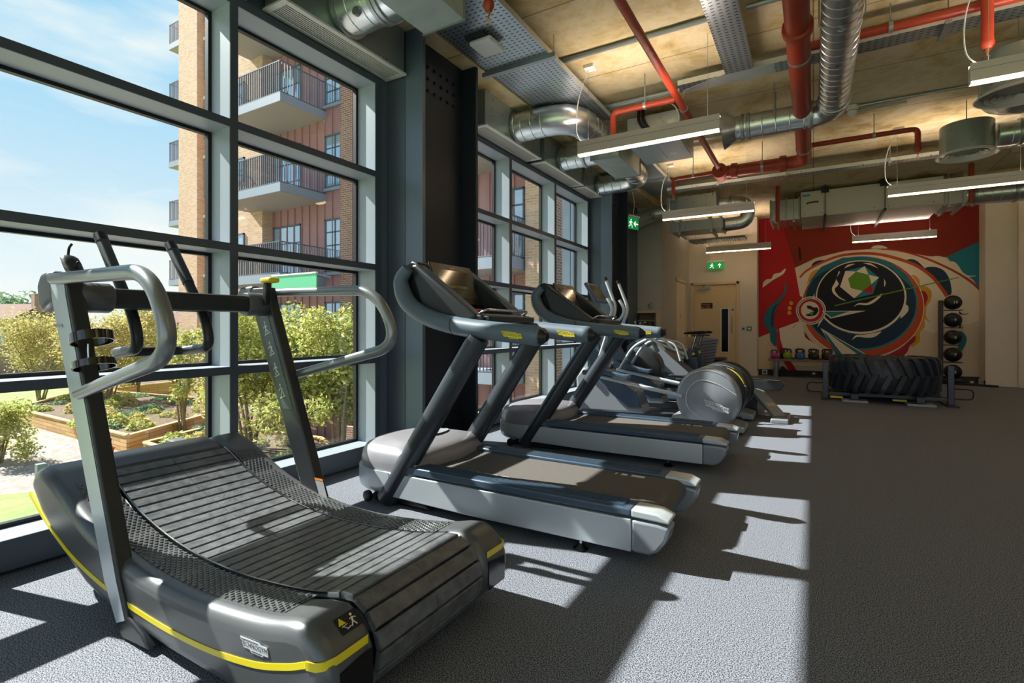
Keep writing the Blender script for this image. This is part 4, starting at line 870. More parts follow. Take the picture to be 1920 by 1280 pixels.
    MB().prism([S(-.175, .045, .012), S(.175, .045, .012), S(.175, .24, .012), S(-.175, .24, .012)], n * .001).build('screen', 'screen', T)
    m = MB().text('RUN', S(0, .03, .0125), (0, 1, 0), -u, .02); m.text('READY TO START', S(0, .165, .0135), (0, 1, 0), -u, .024); m.build('screen_text', mat('screen_lettering', 'c8b07a', .5), T)
    MB().prism([V(-1.86, 2.63, 1.193), V(-1.80, 2.63, 1.186), V(-1.80, 2.73, 1.186), V(-1.86, 2.73, 1.193)], (0, 0, .012)).build('stop_button', 'redp', T, bevel=.004)
    MB().prism([S(-.27, .12, -.004), S(-.235, .12, -.004), S(-.235, .21, -.004), S(-.27, .21, -.004)], n * .003).build('safety_label', 'orange', T)
    # pulse grip bar
    MB().tube(fillet([V(-1.66, 2.42, 1.15), V(-1.60, 2.42, 1.185), V(-1.60, 2.92, 1.185), V(-1.66, 2.92, 1.15)], .03), .008, 12).build('pulse_bar', 'chrome', T)
    MB().box(-1.64, -1.56, 2.40 + oy, 2.94 + oy, 1.115, 1.15).build('tray_front', 'bodyd', T, bevel=.008)
    for x, y in ((-.98, 2.33), (-.98, 3.01)):
        MB().cyl(V(x, y, .03), V(x, y, .056), .009, 10).build('foot_stem', 'chrome', T); MB().lathe([(.036, 0), (.038, .008), (.02, .02), (.012, .03), (0, .03)], V(x, y, 0), n=24).build('levelling_foot', 'gloss', T)
    return T
motor_treadmill(2.67, 'front grey motor treadmill with tilted screen, standing before the front steel column')
motor_treadmill(4.42, 'second grey motor treadmill with screen, beyond the first one at the far window')
# ------------------------------------------------------------------ cross trainers
def cross_trainer(oy, label, dark=False):
    """rear wheel housing, long pedal arms, front mast with console and handles; built with the near side at y = 5.6"""
    T = thing('cross_trainer', (-1.6, 5.85 + oy, 0), label, 'cross trainer', 'cross trainers facing the far window')
    V = lambda x, y, z: (x, y + oy, z)
    sh = 'bodyd' if dark else 'silverd'
    cx, cz = -.95, .345
    for y0, y1, mm in ((5.60, 5.66, sh), (5.98, 6.04, 'bodyd')):
        m = MB().lathe([(0, y0), (.28, y0), (.315, y0 + .02), (.325, y0 + .05), (.325, y1 + .02), (.0, y1 + .02)], V(cx, 0, cz), 'y', 48); m.build('wheel_cover', mm, T, ang=50)
    MB().lathe([(0, 5.68), (.30, 5.68), (.30, 5.97), (0, 5.97)], V(cx, 0, cz), 'y', 40).build('wheel_housing', 'bodyd', T)
    ya = 5.598
    m = MB(); m.loft([[V(cx + r * math.cos(a), ya, cz + r * math.sin(a)) for r in (.297, .302)] + [V(cx + r * math.cos(a), ya + .003, cz + r * math.sin(a)) for r in (.302, .297)] for a in [R(60 + k * 10) for k in range(21)]]); m.build('cover_line', 'silver', T)
    P = spline([V(cx + .28, ya, cz + .06), V(cx + .1, ya, cz + .16), V(cx - .08, ya, cz + .19), V(cx - .2, ya, cz + .06), V(cx - .19, ya, cz - .1), V(cx - .05, ya, cz - .2)], 6)
    MB().tube(P, .0045, 6).build('cover_line', 'silver', T)
    if dark:
        MB().tube([V(cx + .27 * math.cos(a), ya, cz + .27 * math.sin(a)) for a in [R(20 + 8 * k) for k in range(20)]], .009, 8).build('yellow_arc', 'yellow', T)
    c = Vector(V(cx + .09, ya - .001, cz - .07)); m = MB(); xd = Vector((1, 0, -.28)); badge(m, c, xd, (.28, 0, 1), .26, th=.004); m.build('badge', ['logo', 'ink'], T)
    # base
    MB().prism([V(-1.3, 5.62, 0.02), V(-1.32, 5.62, .14), V(-1.22, 5.62, .16), V(-.7, 5.62, .1), V(-.6, 5.62, .075), V(-.6, 5.62, .02)], (0, .4, 0)).build('rear_base', 'softl', T, bevel=.012)
    MB().box(-2.35, -1.3, 5.78 + oy, 5.9 + oy, .05, .13).build('base_beam', 'dark', T, bevel=.01)
    MB().box(-2.42, -2.3, 5.55 + oy, 6.05 + oy, .02, .1).build('front_foot', 'silverd', T, bevel=.02); MB().box(-.82, -.72, 5.55 + oy, 6.1 + oy, 0, .05).build('rear_foot', 'black', T, bevel=.01)
    # front housing and cover
    MB().prism([V(-2.42, 5.68, .1), V(-2.46, 5.68, .5), V(-2.36, 5.68, .62), V(-2.1, 5.68, .56), V(-1.72, 5.68, .3), V(-1.62, 5.68, .12)], (0, .3, 0)).build('front_housing', 'silverd', T, bevel=.03, seg=4)
    MB().prism([V(-2.34, 5.66, .58), V(-2.25, 5.66, .66), V(-1.72, 5.66, .36), V(-1.66, 5.66, .18), V(-1.8, 5.66, .17)], (0, .34, 0)).build('step_cover', 'slate', T, bevel=.015)
    hm = 1.0 if dark else 1.42
    MB().prism([V(-2.30, 5.72, .55), V(-2.42, 5.72, hm), V(-2.32, 5.72, hm + .01), V(-2.1, 5.72, .6)], (0, .1, 0)).build('mast', 'slate', T, bevel=.02)
    # console and handles
    n = Vector((.85, 0, .52)).normalized(); u = Vector((.52, 0, -.85)).normalized(); o = Vector(V(-2.32, 5.78, 1.60 - (.45 if dark else 0)))
    S = lambda a, b, w=0: o + Vector((0, a, 0)) + u * b + n * w
    MB().prism([S(-.2, 0), S(.2, 0), S(.2, .27), S(-.2, .27)], n * .04).build('console', 'slate', T, bevel=.015)
    MB().prism([S(-.155, .04, .0405), S(.155, .04, .0405), S(.155, .22, .0405), S(-.155, .22, .0405)], n * .002).build('screen', 'screen', T)
    for y, s in ((5.62, -1), (5.94, 1)):
        if not dark: MB().tube(fillet([V(-2.22, y, 1.12), V(-2.0, y + s * .04, 1.18), V(-1.95, y + s * .05, 1.3), V(-2.02, y + s * .05, 1.42)], .09), .018, 12).build('fixed_handle', 'silver', T)
        yy = 5.60 if s < 0 else 6.04
        MB().tube(fillet([V(-2.2, yy, .52), V(-2.0, yy, .85), V(-1.75, yy, .97), V(-1.6, yy, .8)] if dark else [V(-2.2, yy, .52), V(-2.0, yy, 1.12), V(-1.92, yy, 1.3), V(-2.06, yy, 1.66)], .12), .019, 12).build('moving_handle', 'silver', T)
        if not dark: MB().tube([V(-2.045, yy, 1.62), V(-2.06, yy, 1.66)], .022, 12).build('handle_cap', 'black', T)
        MB().tube([V(-2.22, yy, .54 if s < 0 else .44), V(-1.2, yy, .36 if s < 0 else .30)], .022, 12).build('pedal_arm', 'silver', T)
        zz = .56 if s < 0 else .42
        MB().prism([V(-2.12, yy - .06, zz), V(-1.78, yy - .06, zz - .05), V(-1.76, yy - .06, zz + .0), V(-1.84, yy - .06, zz), V(-2.1, yy - .06, zz + .06)], (0, .12, 0)).build('foot_plate', 'slate', T, bevel=.01)
    MB().lathe([(0, -.012), (.03, -.012), (.03, .02), (0, .02)], V(-2.32, 5.63, .56), 'y', 20).build('pivot_cap', 'black', T)
    return T
cross_trainer(0, 'nearest cross trainer with round grey wheel cover, just beyond the second motor treadmill')
cross_trainer(.88, 'second cross trainer, its dark wheel cover with yellow arc behind the grey one', dark=True)
# slate shroud machine between (sloped dark shroud with a badge)
T = thing('stair_climber', (-1.95, 8.0, 0), 'dark slate machine with sloping shroud and silver badge behind the cross trainers', 'exercise machine')
def ap(pts, y): return [at(a, b, 'y', y) for a, b in pts]
MB().prism([(-2.45, 7.72, .02), (-2.5, 7.72, .8), (-2.38, 7.72, .9), (-2.1, 7.72, .82), (-1.55, 7.72, .42), (-1.32, 7.72, .14), (-1.32, 7.72, .02)], (0, .5, 0)).build('shroud', 'slate', T, bevel=.03, seg=4)
MB().prism([(-2.36, 7.715, .62), (-2.05, 7.715, .86), (-1.5, 7.715, .38), (-1.75, 7.715, .38)], (0, -.01, 0)).build('shroud_panel', 'silverd', T)
m = badge(MB(), (-2.05, 7.700, .52), (1, 0, -.05), (0, 0, 1), .26, th=.004); m.build('badge', ['logo', 'ink'], T)
for y in (7.74, 8.2): MB().tube(fillet([(-2.4, y, .85), (-2.2, y, .93), (-1.75, y, .85), (-1.68, y, .6)], .1), .018, 12).build('hand_rail', 'silver', T)
# ------------------------------------------------------------------ exercise bikes
def bike(x, y, label, rz=0):
    T = thing('exercise_bike', (0, 0, 0), label, 'exercise bike', 'exercise bikes by the far window end')
    MB().box(-.55, -.47, -.27, .27, .02, .07).build('front_foot', 'silverd', T, bevel=.015); MB().box(.42, .5, -.27, .27, .02, .07).build('rear_foot', 'silverd', T, bevel=.015)
    MB().bar((-.5, 0, .06), (.46, 0, .06), .07, .05).build('base_bar', 'dark', T, bevel=.008)
    MB().lathe([(0, -.03), (.2, -.03), (.24, -.02), (.24, .02), (.2, .03), (0, .03)], (-.42, 0, .34), 'y', 36).build('flywheel', 'chrome', T, ang=40)
    MB().bar((-.47, .0, .35), (-.36, 0, .92), .1, .07, (0, 1, 0)).build('front_fork', 'silverd', T, bevel=.01)
    MB().tube([(-.38, 0, .84), (.16, 0, .62)], .035, 14).build('top_tube', 'silver', T); MB().bar((.1, 0, .35), (.22, 0, .74), .1, .1).build('seat_tube', 'slate', T, bevel=.012)
    MB().prism([(.02, -.05, .1), (.12, -.05, .62), (.3, -.05, .6), (.38, -.05, .1)], (0, .1, 0)).build('rear_fairing', 'slate', T, bevel=.015)
    MB().bar((-.35, 0, .45), (.1, 0, .36), .08, .09).build('chain_cover', 'silverd', T, bevel=.012)
    MB().cyl((.22, 0, .7), (.29, 0, .95), .02, 12).build('seat_post', 'chrome', T)
    MB().bar((.16, 0, .955), (.42, 0, .955), .03, .025).build('seat_slider', 'black', T)
    s = MB(); s.loft([[(X, w * math.cos(a), 1.0 + h * math.sin(a) + dz) for a in [R(30 * k) for k in range(12)]] for X, w, h, dz in ((.10, .015, .012, -.01), (.16, .03, .02, 0), (.25, .055, .025, .002), (.34, .1, .03, .01), (.42, .11, .03, .015), (.46, .08, .02, .012))]); s.build('saddle', 'saddle', T, ang=60)
    MB().cyl((-.37, 0, .9), (-.39, 0, 1.06), .022, 12).build('handlebar_post', 'chrome', T)
    MB().tube(fillet([(-.62, -.2, 1.18), (-.6, -.22, 1.05), (-.36, -.2, 1.05), (-.36, .2, 1.05), (-.6, .22, 1.05), (-.62, .2, 1.18)], .07), .016, 12).build('handlebar', 'black', T)
    MB().tube(fillet([(-.4, -.08, 1.06), (-.66, -.08, 1.1), (-.7, -.08, 1.2)], .06), .014, 10).build('aero_bar', 'silver', T)
    for s_, dz, dx in ((-1, -.13, .1), (1, .13, -.1)):
        MB().bar((.06, s_ * .07, .38), (.06 + dx, s_ * .07, .38 + dz), .02, .02).build('crank', 'chrome', T); MB().box(.01 + dx, .11 + dx, s_ * .08 - (.1 if s_ < 0 else 0), s_ * .08 + (.1 if s_ > 0 else 0), .37 + dz, .39 + dz).build('pedal', 'silver', T)
    MB().lathe([(0, -.012), (.085, -.012), (.085, .012), (0, .012)], (.06, -.06, .38), 'y', 24).build('chainring', 'bodyd', T)
    for (a, b) in (((.26, -.06, .66), (.26, -.1, .66)), ((-.36, -.05, .9), (-.36, -.1, .9)), ((.2, -.05, .955), (.2, -.09, .955))): MB().cyl(a, b, .022, 14).build('yellow_knob', 'yellow', T)
    T.location = (x, y, 0); T.rotation_euler.z = rz
    return T
b = bike(-1.95, 8.75, 'nearer exercise bike with black saddle and yellow knobs, in front of the corner room', R(4))
dup(b, (-2.0, 9.55, 0), 'exercise bike behind the first one, its saddle further right against the wall', rz=R(4))
# recumbent bike with slotted backrest
T = thing('recumbent_bike', (-1.62, 11.0, 0), 'grey recumbent bike with slotted backrest, in front of the cream door', 'exercise bike')
MB().prism([(-2.15, 10.8, .05), (-2.2, 10.8, .5), (-1.95, 10.8, .55), (-1.4, 10.8, .4), (-1.2, 10.8, .12), (-1.2, 10.8, .03)], (0, .35, 0)).build('body_shell', 'slate', T, bevel=.02)
a = [(-1.95, 10.72, .28), (-1.72, 10.72, .28), (-1.6, 10.72, .88), (-2.05, 10.72, .92)]
MB().prism(a, (0, .05, 0)).build('backrest_frame', 'silverd', T, bevel=.012)
m = MB()
for k in range(9): z = .34 + k * .06; m.bar((-1.93 + k * -.006, 10.716, z - .03), (-1.70 + k * .01, 10.716, z + .03), .01, .02, (0, 1, 0))
m.build('backrest_slots', 'slot', T); MB().box(-2.0, -1.5, 10.75, 11.15, .42, .5).build('seat', 'saddle', T, bevel=.03)
# ------------------------------------------------------------------ rowing machine
T = thing('rowing_machine', (-1.2, 7.12, 0), 'rowing machine, its rail and angled rear leg sticking out behind the round wheel covers', 'rowing machine')
MB().prism([(-1.75, 7.05, .27), (-1.75, 7.05, .40), (-.36, 7.05, .435), (-.30, 7.05, .39), (-.35, 7.05, .315), (-.9, 7.05, .29)], (0, .13, 0)).build('slide_rail', 'bodyd', T, bevel=.008)
MB().box(-1.7, -.36, 7.06, 7.17, .4355, .4455).build('rail_top', 'chrome', T)
MB().bar((-.62, 7.05, .31), (-.34, 6.72, .05), .16, .05, (0, 0, 1)).build('rear_leg', 'silverd', T, bevel=.012)
MB().bar((-.535, 6.95, .25), (-.42, 6.815, .155), .1, .004, (0, 0, 1)).build('notice_label', mat('label_tan', 'c9b08c', .5), T)
MB().box(-.42, -.24, 6.5, 7.1, 0, .05).build('rear_foot', 'silverd', T, bevel=.012)
MB().box(-.78, -.6, 7.08, 7.14, 0, .3).build('centre_stay', 'dark', T, bevel=.01)
MB().lathe([(0, -.13), (.26, -.13), (.30, -.1), (.30, .1), (.26, .13), (0, .13)], (-2.08, 7.12, .52), 'y', 36).build('flywheel_housing', 'bodyd', T, ang=40)
MB().box(-2.3, -1.75, 7.0, 7.24, .0, .27).build('front_base', 'silverd', T, bevel=.02)
MB().prism([(-1.1, 6.98, .46), (-1.1, 6.98, .5), (-.85, 6.98, .52), (-.82, 6.98, .47)], (0, .27, 0)).build('sliding_seat', 'saddle', T, bevel=.012)
MB().bar((-1.85, 7.12, .75), (-2.0, 7.12, 1.05), .06, .04).build('monitor_arm', 'dark', T); MB().box(-2.08, -2.03, 7.02, 7.22, 1.02, 1.16).build('monitor', 'black', T, bevel=.01)

# ------------------------------------------------------------------ tyre on its stand
T = thing('tractor_tyre', (.9, 9.5, .14), 'huge black tractor tyre lying flat on a metal stand before the mural', 'tyre')
tx, ty, tz, RO = .9, 9.5, .40, .66
MB().lathe([(.34, -.2), (.36, -.235), (.5, -.245), (.60, -.24), (.635, -.21), (.64, 0), (.635, .21), (.60, .24), (.5, .245), (.36, .235), (.34, .2), (.33, .0), (.34, -.2)], (tx, ty, tz), 'z', 64).build('tyre_carcass', 'tyre', T, ang=50)
m = MB(); nl = 26
for k in range(nl):
    a0 = 2 * math.pi * k / nl
    for s in (-1, 1):
        o = a0 + (math.pi / nl if s > 0 else 0)
        secs = []
        for t in range(7):
            z = s * (-.015 + .265 * t / 6); an = o + .0 + .16 * (1 - abs(t / 6)) * 1.0
            w = .055; r0, r1 = RO - .03, RO + (.03 if t < 6 else .005)
            if t == 6: z = s * .25
            secs.append([Vector((tx + r * math.cos(an + q), ty + r * math.sin(an + q), tz + z)) for r, q in ((r0, -w), (r1, -w * .85), (r1, w * .85), (r0, w))])
        m.loft(secs)
        top = [Vector((tx + r * math.cos(o + q), ty + r * math.sin(o + q), tz + s * .243)) for r, q in ((RO, -.055), (RO, .055), (.56, .05), (.56, -.05))]
        m.prism(top, (0, 0, s * .014))
m.build('tread_lugs', 'tyre', T, ang=30)
S = thing('tyre_stand', (.9, 9.4, 0), 'low black metal stand with upright posts and loop handles under the tractor tyre', 'stand')
for x in (tx - .74, tx + .74):
    MB().box(x - .035, x + .035, ty - .34, ty - .27, .02, .56).build('post', 'dark', S, bevel=.006); MB().box(x - .06, x + .06, ty - .5, ty + .4, 0, .02).build('foot_plate', 'black', S)
    s = 1 if x > tx else -1
    MB().tube(fillet([(x + s * .036, ty - .3, .1), (x + s * .24, ty - .3, .1), (x + s * .24, ty - .3, .24), (x + s * .036, ty - .3, .24)], .06), .009, 10).build('loop_handle', 'black', S)
MB().bar((tx - .705, ty - .3, .09), (tx + .705, ty - .3, .09), .05, .05).build('cross_rail', 'dark', S, bevel=.005); MB().bar((tx - .72, ty + .2, .09), (tx + .72, ty + .2, .09), .05, .05).build('cross_rail', 'dark', S, bevel=.005)
for x in (tx - .38, tx + .38):
    MB().box(x - .16, x + .16, ty - .62, ty - .36, .0, .035).build('pivot_foot', 'silverd', S, bevel=.008); MB().box(x - .05, x + .05, ty - .56, ty - .46, .036, .125).build('pivot_block', 'dark', S, bevel=.01)
    MB().box(x - .3, x - .14, ty - .42, ty - .345, .036, .06).build('yellow_mark', 'yellow', S)

# ------------------------------------------------------------------ kettlebell bench
B = thing('kettlebell_bench', (-.1, 12.9, 0), 'low long bench with metal drum legs under the mural, holding kettlebells', 'bench')
MB().box(-.86, 1.1, 12.72, 13.1, .355, .40).build('bench_top', 'wood_top', B, bevel=.005) if 'wood_top' in M else MB().box(-.86, 1.1, 12.72, 13.1, .355, .40).build('bench_top', mat('bench_top_taupe', '7d6c5c', .5), B, bevel=.005)
MB().box(-.8, 1.04, 12.98, 13.06, .401, .425).build('back_strip', 'black', B)
for x in (-.72, .95): 
    MB().cyl((x, 12.9, .012), (x, 12.9, .354), .065, 28).build('drum_leg', 'chrome', B); MB().lathe([(.095, 0), (.095, .01), (.066, .012)], (x, 12.9, 0), n=28).build('leg_base', 'chrome', B)
def kettlebell(px, y, c, label, s=1.0):
    x = at(px, 660, 'y', y).x; z = .401
    T = thing('kettlebell', (x, y, z), label, 'kettlebell', 'kettlebells on the bench')
    MB().lathe([(.0, 0), (.05*s, 0), (.078*s, .03*s), (.088*s, .07*s), (.08*s, .115*s), (.05*s, .145*s), (0, .15*s)], (x, y, z), n=28).build('bell', c, T, ang=60)
    MB().tube(fillet([(x - .05*s, y, z + .1*s), (x - .075*s, y, z + .215*s), (x + .075*s, y, z + .215*s), (x + .05*s, y, z + .1*s)], .045), .015 * s, 12).build('handle', 'black', T)
kb = [('kb_magenta', 'b02890', 'magenta'), ('kb_green', '8aa82c', 'lime green'), ('kb_blue', '2f74b8', 'blue'), ('kb_brown', '26201c', 'black brown'), ('kb_rust', '4a2018', 'dark rust')]
for i, (px, (n, c, w)) in enumerate(zip((1452, 1476.5, 1501, 1527.5, 1553), kb)):
    kettlebell(px, 12.80, mat(n, c, .4), f'{w} kettlebell in the front row on the bench', 1.0 if i else .88)
for i, px in enumerate((1470, 1499, 1523.5, 1549)):
    kettlebell(px, 12.93, 'black', f'black kettlebell behind the {kb[i+1][2]} one on the bench', 1.02)

# ------------------------------------------------------------------ medicine ball rack
K = thing('ball_rack', (2.3, 12.75, 0), 'tall black upright rack of medicine balls at the right end of the mural', 'rack')
MB().box(2.10, 2.17, 12.78, 12.86, .02, 1.62).build('rack_post', 'black', K, bevel=.005)
MB().bar((2.1, 12.82, .02), (2.9, 12.5, .02), .06, .04).build('rack_foot', 'black', K); MB().bar((1.95, 12.9, .02), (2.5, 13.1, .02), .06, .04).build('rack_foot', 'black', K)
for i, z in enumerate((1.57, 1.235, .905, .575, .245)):
    m = MB()
    for yy in (12.66, 12.80): m.bar((2.12, yy + .03, z - .15), (2.44, yy, z - .15), .018, .018)
    m.bar((2.13, 12.69, z - .15), (2.13, 12.84, z - .15), .018, .018); m.build('ball_cradle', 'black', K)
    nm = ('topmost', 'second from the top', 'middle', 'second from the bottom', 'lowest')[i]
    t = thing('medicine_ball', (2.30, 12.72, z), f'black medicine ball on the tall rack, {nm}', 'medicine ball', 'medicine balls on the tall rack')
    r = .138
    MB().lathe([(r * math.sin(R(a)), -r * math.cos(R(a))) for a in range(0, 181, 15)], (2.30, 12.72, z), 'z', 28).build('ball', 'black', t, ang=80)
    m = MB().text(('10', '9', '8', '7', '5')[i], (2.315, 12.72 - r - .0005, z), (1, 0, 0), (0, 0, 1), .075); m.build('weight_number', 'mark', t)
    m = MB(); m.box(2.20, 2.32, 12.87, 12.88, z - .12, z - .03); 
# plug sockets right of rack
plate('wall_socket', 1822, 716, 13.17, .05, 'black', 'dark socket low on the mural wall right of the ball rack', 'socket', 'mark')

# ------------------------------------------------------------------ mural: flat paint shapes on the far wall
MY = 13.2
mural_mats = ['mu_cream', 'mu_red', 'mu_brown', 'mu_blue', 'mu_teal', 'mu_navy', 'mu_black', 'mu_orange', 'mu_yellow', 'mu_green', 'mu_rust', 'mu_dred', 'mu_pale']
for n, c in zip(mural_mats, ('d8c6a8', 'b8141c', '8f2414', '1f7f94', '1c6f7c', '12324a', '0a101c', 'c04a22', 'd99a2a', '5f9424', 'b03a24', 'a01c24', 'e6d8c0')): M[n] = mat(n, c, .75)
mu = MB(); layer = [0]
def ms(pts, mi, smooth=0, lay=None):
    layer[0] += 1; y = MY - .0006 - .00045 * layer[0]
    P = [at(a, b, 'y', MY) for a, b in pts]
    if smooth: P = spline(P + [P[0]], smooth)[:-1]
    mu.m = mi
    from mathutils.geometry import tessellate_polygon
    tri = tessellate_polygon([[Vector((p.x, p.z, 0)) for p in P]])
    mu.add([(p.x, y, p.z) for p in P], [tuple(t) for t in tri])
def Z4(*a): return [(1400 + x / 4, 400 + y / 4) for x, y in a]
def ell(cx, cy, rx, ry, mi, rot=0, n=48):
    ms([(cx + rx * math.cos(2 * math.pi * k / n) * math.cos(rot) - ry * math.sin(2 * math.pi * k / n) * math.sin(rot), cy + rx * math.cos(2 * math.pi * k / n) * math.sin(rot) + ry * math.sin(2 * math.pi * k / n) * math.cos(rot)) for k in range(n)], mi)
def band(pts, w0, w1, mi):
    P = spline([Vector((a, b, 0)) for a, b in pts], 6); A, B = [], []
    for i, p in enumerate(P):
        t = (P[min(i+1, len(P)-1)] - P[max(i-1, 0)]).normalized(); n = Vector((-t.y, t.x, 0)); w = w0 + (w1 - w0) * i / (len(P) - 1); A.append(p + n * w / 2); B.append(p - n * w / 2)
    for i in range(len(P) - 1): pass
    ms([(p.x, p.y) for p in A + B[::-1]], mi)
ms([(1421, 395), (1843, 350), (1843, 712), (1421, 700)], 0)
ms([(1421, 395), (1843, 350), (1843, 452), (1775, 482), (1740, 480), (1697, 472), (1640, 466), (1585, 470), (1530, 483), (1491, 502), (1472, 440)], 2)
ms([(1421, 395), (1466, 392), (1472, 440), (1491, 502), (1510, 552), (1497, 603), (1461, 617), (1421, 633)], 1)
ms(Z4((1500, 325), (1765, 200), (1765, 590), (1700, 500), (1640, 455), (1560, 400)), 3)
# cream clouds at the right over the blue
ms(Z4((1380, 335), (1400, 322), (1440, 320), (1480, 330), (1500, 352), (1520, 358), (1560, 365), (1590, 395), (1620, 440), (1660, 465), (1720, 466), (1690, 474), (1640, 474), (1590, 440)), 12, 4)
ms(Z4((930, 262), (950, 245), (990, 239), (1030, 245), (1052, 264)), 12, 4)
# upper arcs
ms(Z4((362, 408), (450, 370), (560, 325), (700, 290), (850, 275), (1000, 270), (1150, 285), (1300, 325), (1450, 385), (1600, 465), (1757, 585), (1757, 800), (1400, 900), (1150, 800), (400, 620)), 12)
band(Z4((1010, 268), (1100, 272), (1250, 305), (1400, 360), (1550, 430), (1680, 510), (1757, 580)), 2.2, 5, 10)
ms(Z4((480, 408), (500, 370), (545, 352), (600, 352), (560, 375)), 5, 4)
ms(Z4((1190, 350), (1230, 342), (1270, 352), (1310, 385), (1330, 412), (1260, 385)), 5, 4)
ms(Z4((1330, 412), (1370, 400), (1430, 405), (1480, 430), (1515, 480), (1532, 540), (1535, 600), (1500, 610), (1440, 520)), 5, 4)
band(Z4((398, 480), (450, 430), (560, 370), (700, 318), (860, 300), (1000, 308), (1150, 345), (1280, 395), (1390, 475), (1460, 560), (1502, 620)), 3.5, 7, 7)
# yellow flames
ms(Z4((440, 600), (455, 520), (480, 450), (530, 420), (590, 408), (632, 368), (620, 420), (560, 460), (500, 540)), 8, 4)
ms(Z4((1210, 465), (1260, 465), (1295, 500), (1300, 540), (1350, 550), (1385, 590), (1380, 650), (1350, 700), (1345, 770), (1375, 822), (1335, 790), (1335, 850), (1300, 890), (1300, 950), (1270, 985), (1230, 990), (1270, 800), (1280, 600)), 8, 4)
ms(Z4((1305, 575), (1340, 590), (1358, 630), (1345, 670), (1330, 690)), 11, 4)
ms(Z4((1030, 1072), (1130, 1078), (1195, 1050), (1225, 990), (1260, 960), (1268, 925), (1250, 925), (1150, 1010)), 11, 4)
ms(Z4((390, 860), (430, 880), (440, 930), (470, 985), (530, 1010), (560, 1008), (480, 950), (430, 880)), 11, 4)
# the big eye: rings
ell(1617.5, 575, 115.5, 96, 12); ell(1617.5, 575, 114, 94.5, 7)
ell(1614.5, 568.5, 106, 88, 3); ell(1613.5, 568, 104, 85, 5)
ms([(1515, 530), (1540, 500), (1580, 483), (1625, 481), (1670, 492), (1700, 515), (1715, 545), (1700, 530), (1670, 502), (1625, 490), (1580, 492), (1540, 512)], 4)
ell(1614.5, 557, 85, 69, 12); ell(1614, 556, 82, 66, 6)
# cream wisps
ms(Z4((690, 435), (700, 440), (672, 490), (690, 530), (660, 570), (690, 620), (745, 655), (700, 640), (650, 600), (640, 560), (665, 510)), 12, 4)
ms(Z4((730, 412), (760, 385), (810, 378), (780, 392)), 12, 4); ms(Z4((870, 372), (930, 375), (985, 412), (940, 392)), 12, 4)
ms(Z4((800, 700), (840, 672), (900, 672), (960, 640), (1012, 600), (1000, 630), (950, 670), (900, 688), (840, 684)), 12, 4)
ms(Z4((1030, 490), (1042, 520), (1032, 550)), 12, 4); ms(Z4((1190, 680), (1212, 700), (1205, 740), (1150, 785)), 12, 4)
ms(Z4((788, 948), (820, 912), (880, 908), (960, 895), (1010, 885), (960, 925), (900, 932), (830, 926)), 12, 4)
# faceted gem
ms(Z4((740, 432), (885, 396), (992, 480), (945, 605), (805, 636), (700, 550)), 3)
ms(Z4((740, 432), (820, 436), (760, 490), (780, 560), (870, 582), (805, 636), (700, 550)), 12); ms(Z4((820, 436), (885, 396), (915, 460)), 12); ms(Z4((915, 460), (992, 480), (935, 530)), 12)
ms(Z4((820, 436), (915, 460), (935, 530), (870, 582), (780, 560), (760, 490)), 9); ms(Z4((935, 530), (948, 603), (870, 582)), 1)
band(Z4((660, 692), (1100, 590), (1590, 480)), 2.2, 1.6, 9)
# small eye
ell(1520.5, 582, 28, 26.5, 12); ell(1520.5, 582, 26, 24.5, 4); ell(1520.5, 582, 24.5, 23, 12); ell(1520.5, 582, 23, 21.5, 1); ell(1519, 581.5, 17, 16.5, 12)
ms(Z4((452, 690), (480, 692), (500, 705), (530, 705), (540, 730), (520, 760), (490, 770), (460, 770), (440, 760), (470, 750), (505, 735), (480, 720), (455, 712)), 6); ell(1521.5, 587.5, 3.2, 3.2, 9)
ms(Z4((565, 732), (895, 730), (630, 788)), 12); ms(Z4((580, 736), (770, 734), (635, 780)), 4)
ms(Z4((490, 640), (508, 600), (512, 640)), 12); ms(Z4((575, 790), (545, 810), (530, 858), (555, 820)), 12)
# long spear
ms(Z4((553, 858), (1025, 1130), (770, 1130), (640, 1000)), 12); ms(Z4((575, 885), (600, 905), (770, 1128), (700, 1128), (645, 1010)), 4); ms(Z4((600, 890), (1010, 1130), (935, 1130)), 4)
# left plume, curved red stem, dots, cream cloud
ms(Z4((240, 865), (400, 812), (425, 870), (440, 930), (560, 1010), (620, 1130), (310, 1130), (280, 1030), (250, 930)), 12, 4)
ms(Z4((205, 960), (240, 860), (255, 960), (290, 1050), (385, 1195), (330, 1195), (270, 1090), (225, 1000)), 1, 4)
ms(Z4((285, 515), (300, 560), (280, 620), (235, 690), (205, 770), (205, 850), (225, 880), (220, 995), (180, 955), (172, 890), (135, 840), (130, 780), (160, 710), (230, 650), (280, 590)), 4, 4)
ms(Z4((240, 670), (205, 740), (200, 850), (185, 830), (190, 740), (215, 690)), 5, 4)
ms(Z4((255, 1195), (250, 1160), (275, 1145), (320, 1195)), 5, 4)
ms(Z4((120, 558), (125, 520), (150, 495), (185, 490), (205, 455), (250, 445), (292, 412), (275, 455), (200, 500)), 12, 4)
for a, b in ((335, 673), (323, 710), (321, 746)): ell(1400 + a / 4, 400 + b / 4, 3.8, 3.8, 8)
ms(Z4((390, 258), (400, 258), (408, 342), (396, 342)), 6, 4); ms(Z4((330, 868), (350, 850), (382, 825), (355, 850)), 6, 4)
# shapes behind the ball rack
ms(Z4((1590, 730), (1620, 752), (1662, 748), (1640, 758), (1595, 755)), 5, 4); ms(Z4((1585, 770), (1605, 790), (1608, 840), (1590, 860)), 5, 4); ms(Z4((1590, 880), (1620, 890), (1648, 940), (1625, 1010), (1585, 1040)), 4, 4)
tag(mu.build('mural', mural_mats, smooth=False), 'large painted wall mural of ringed eye shapes in red, teal and navy', 'mural')
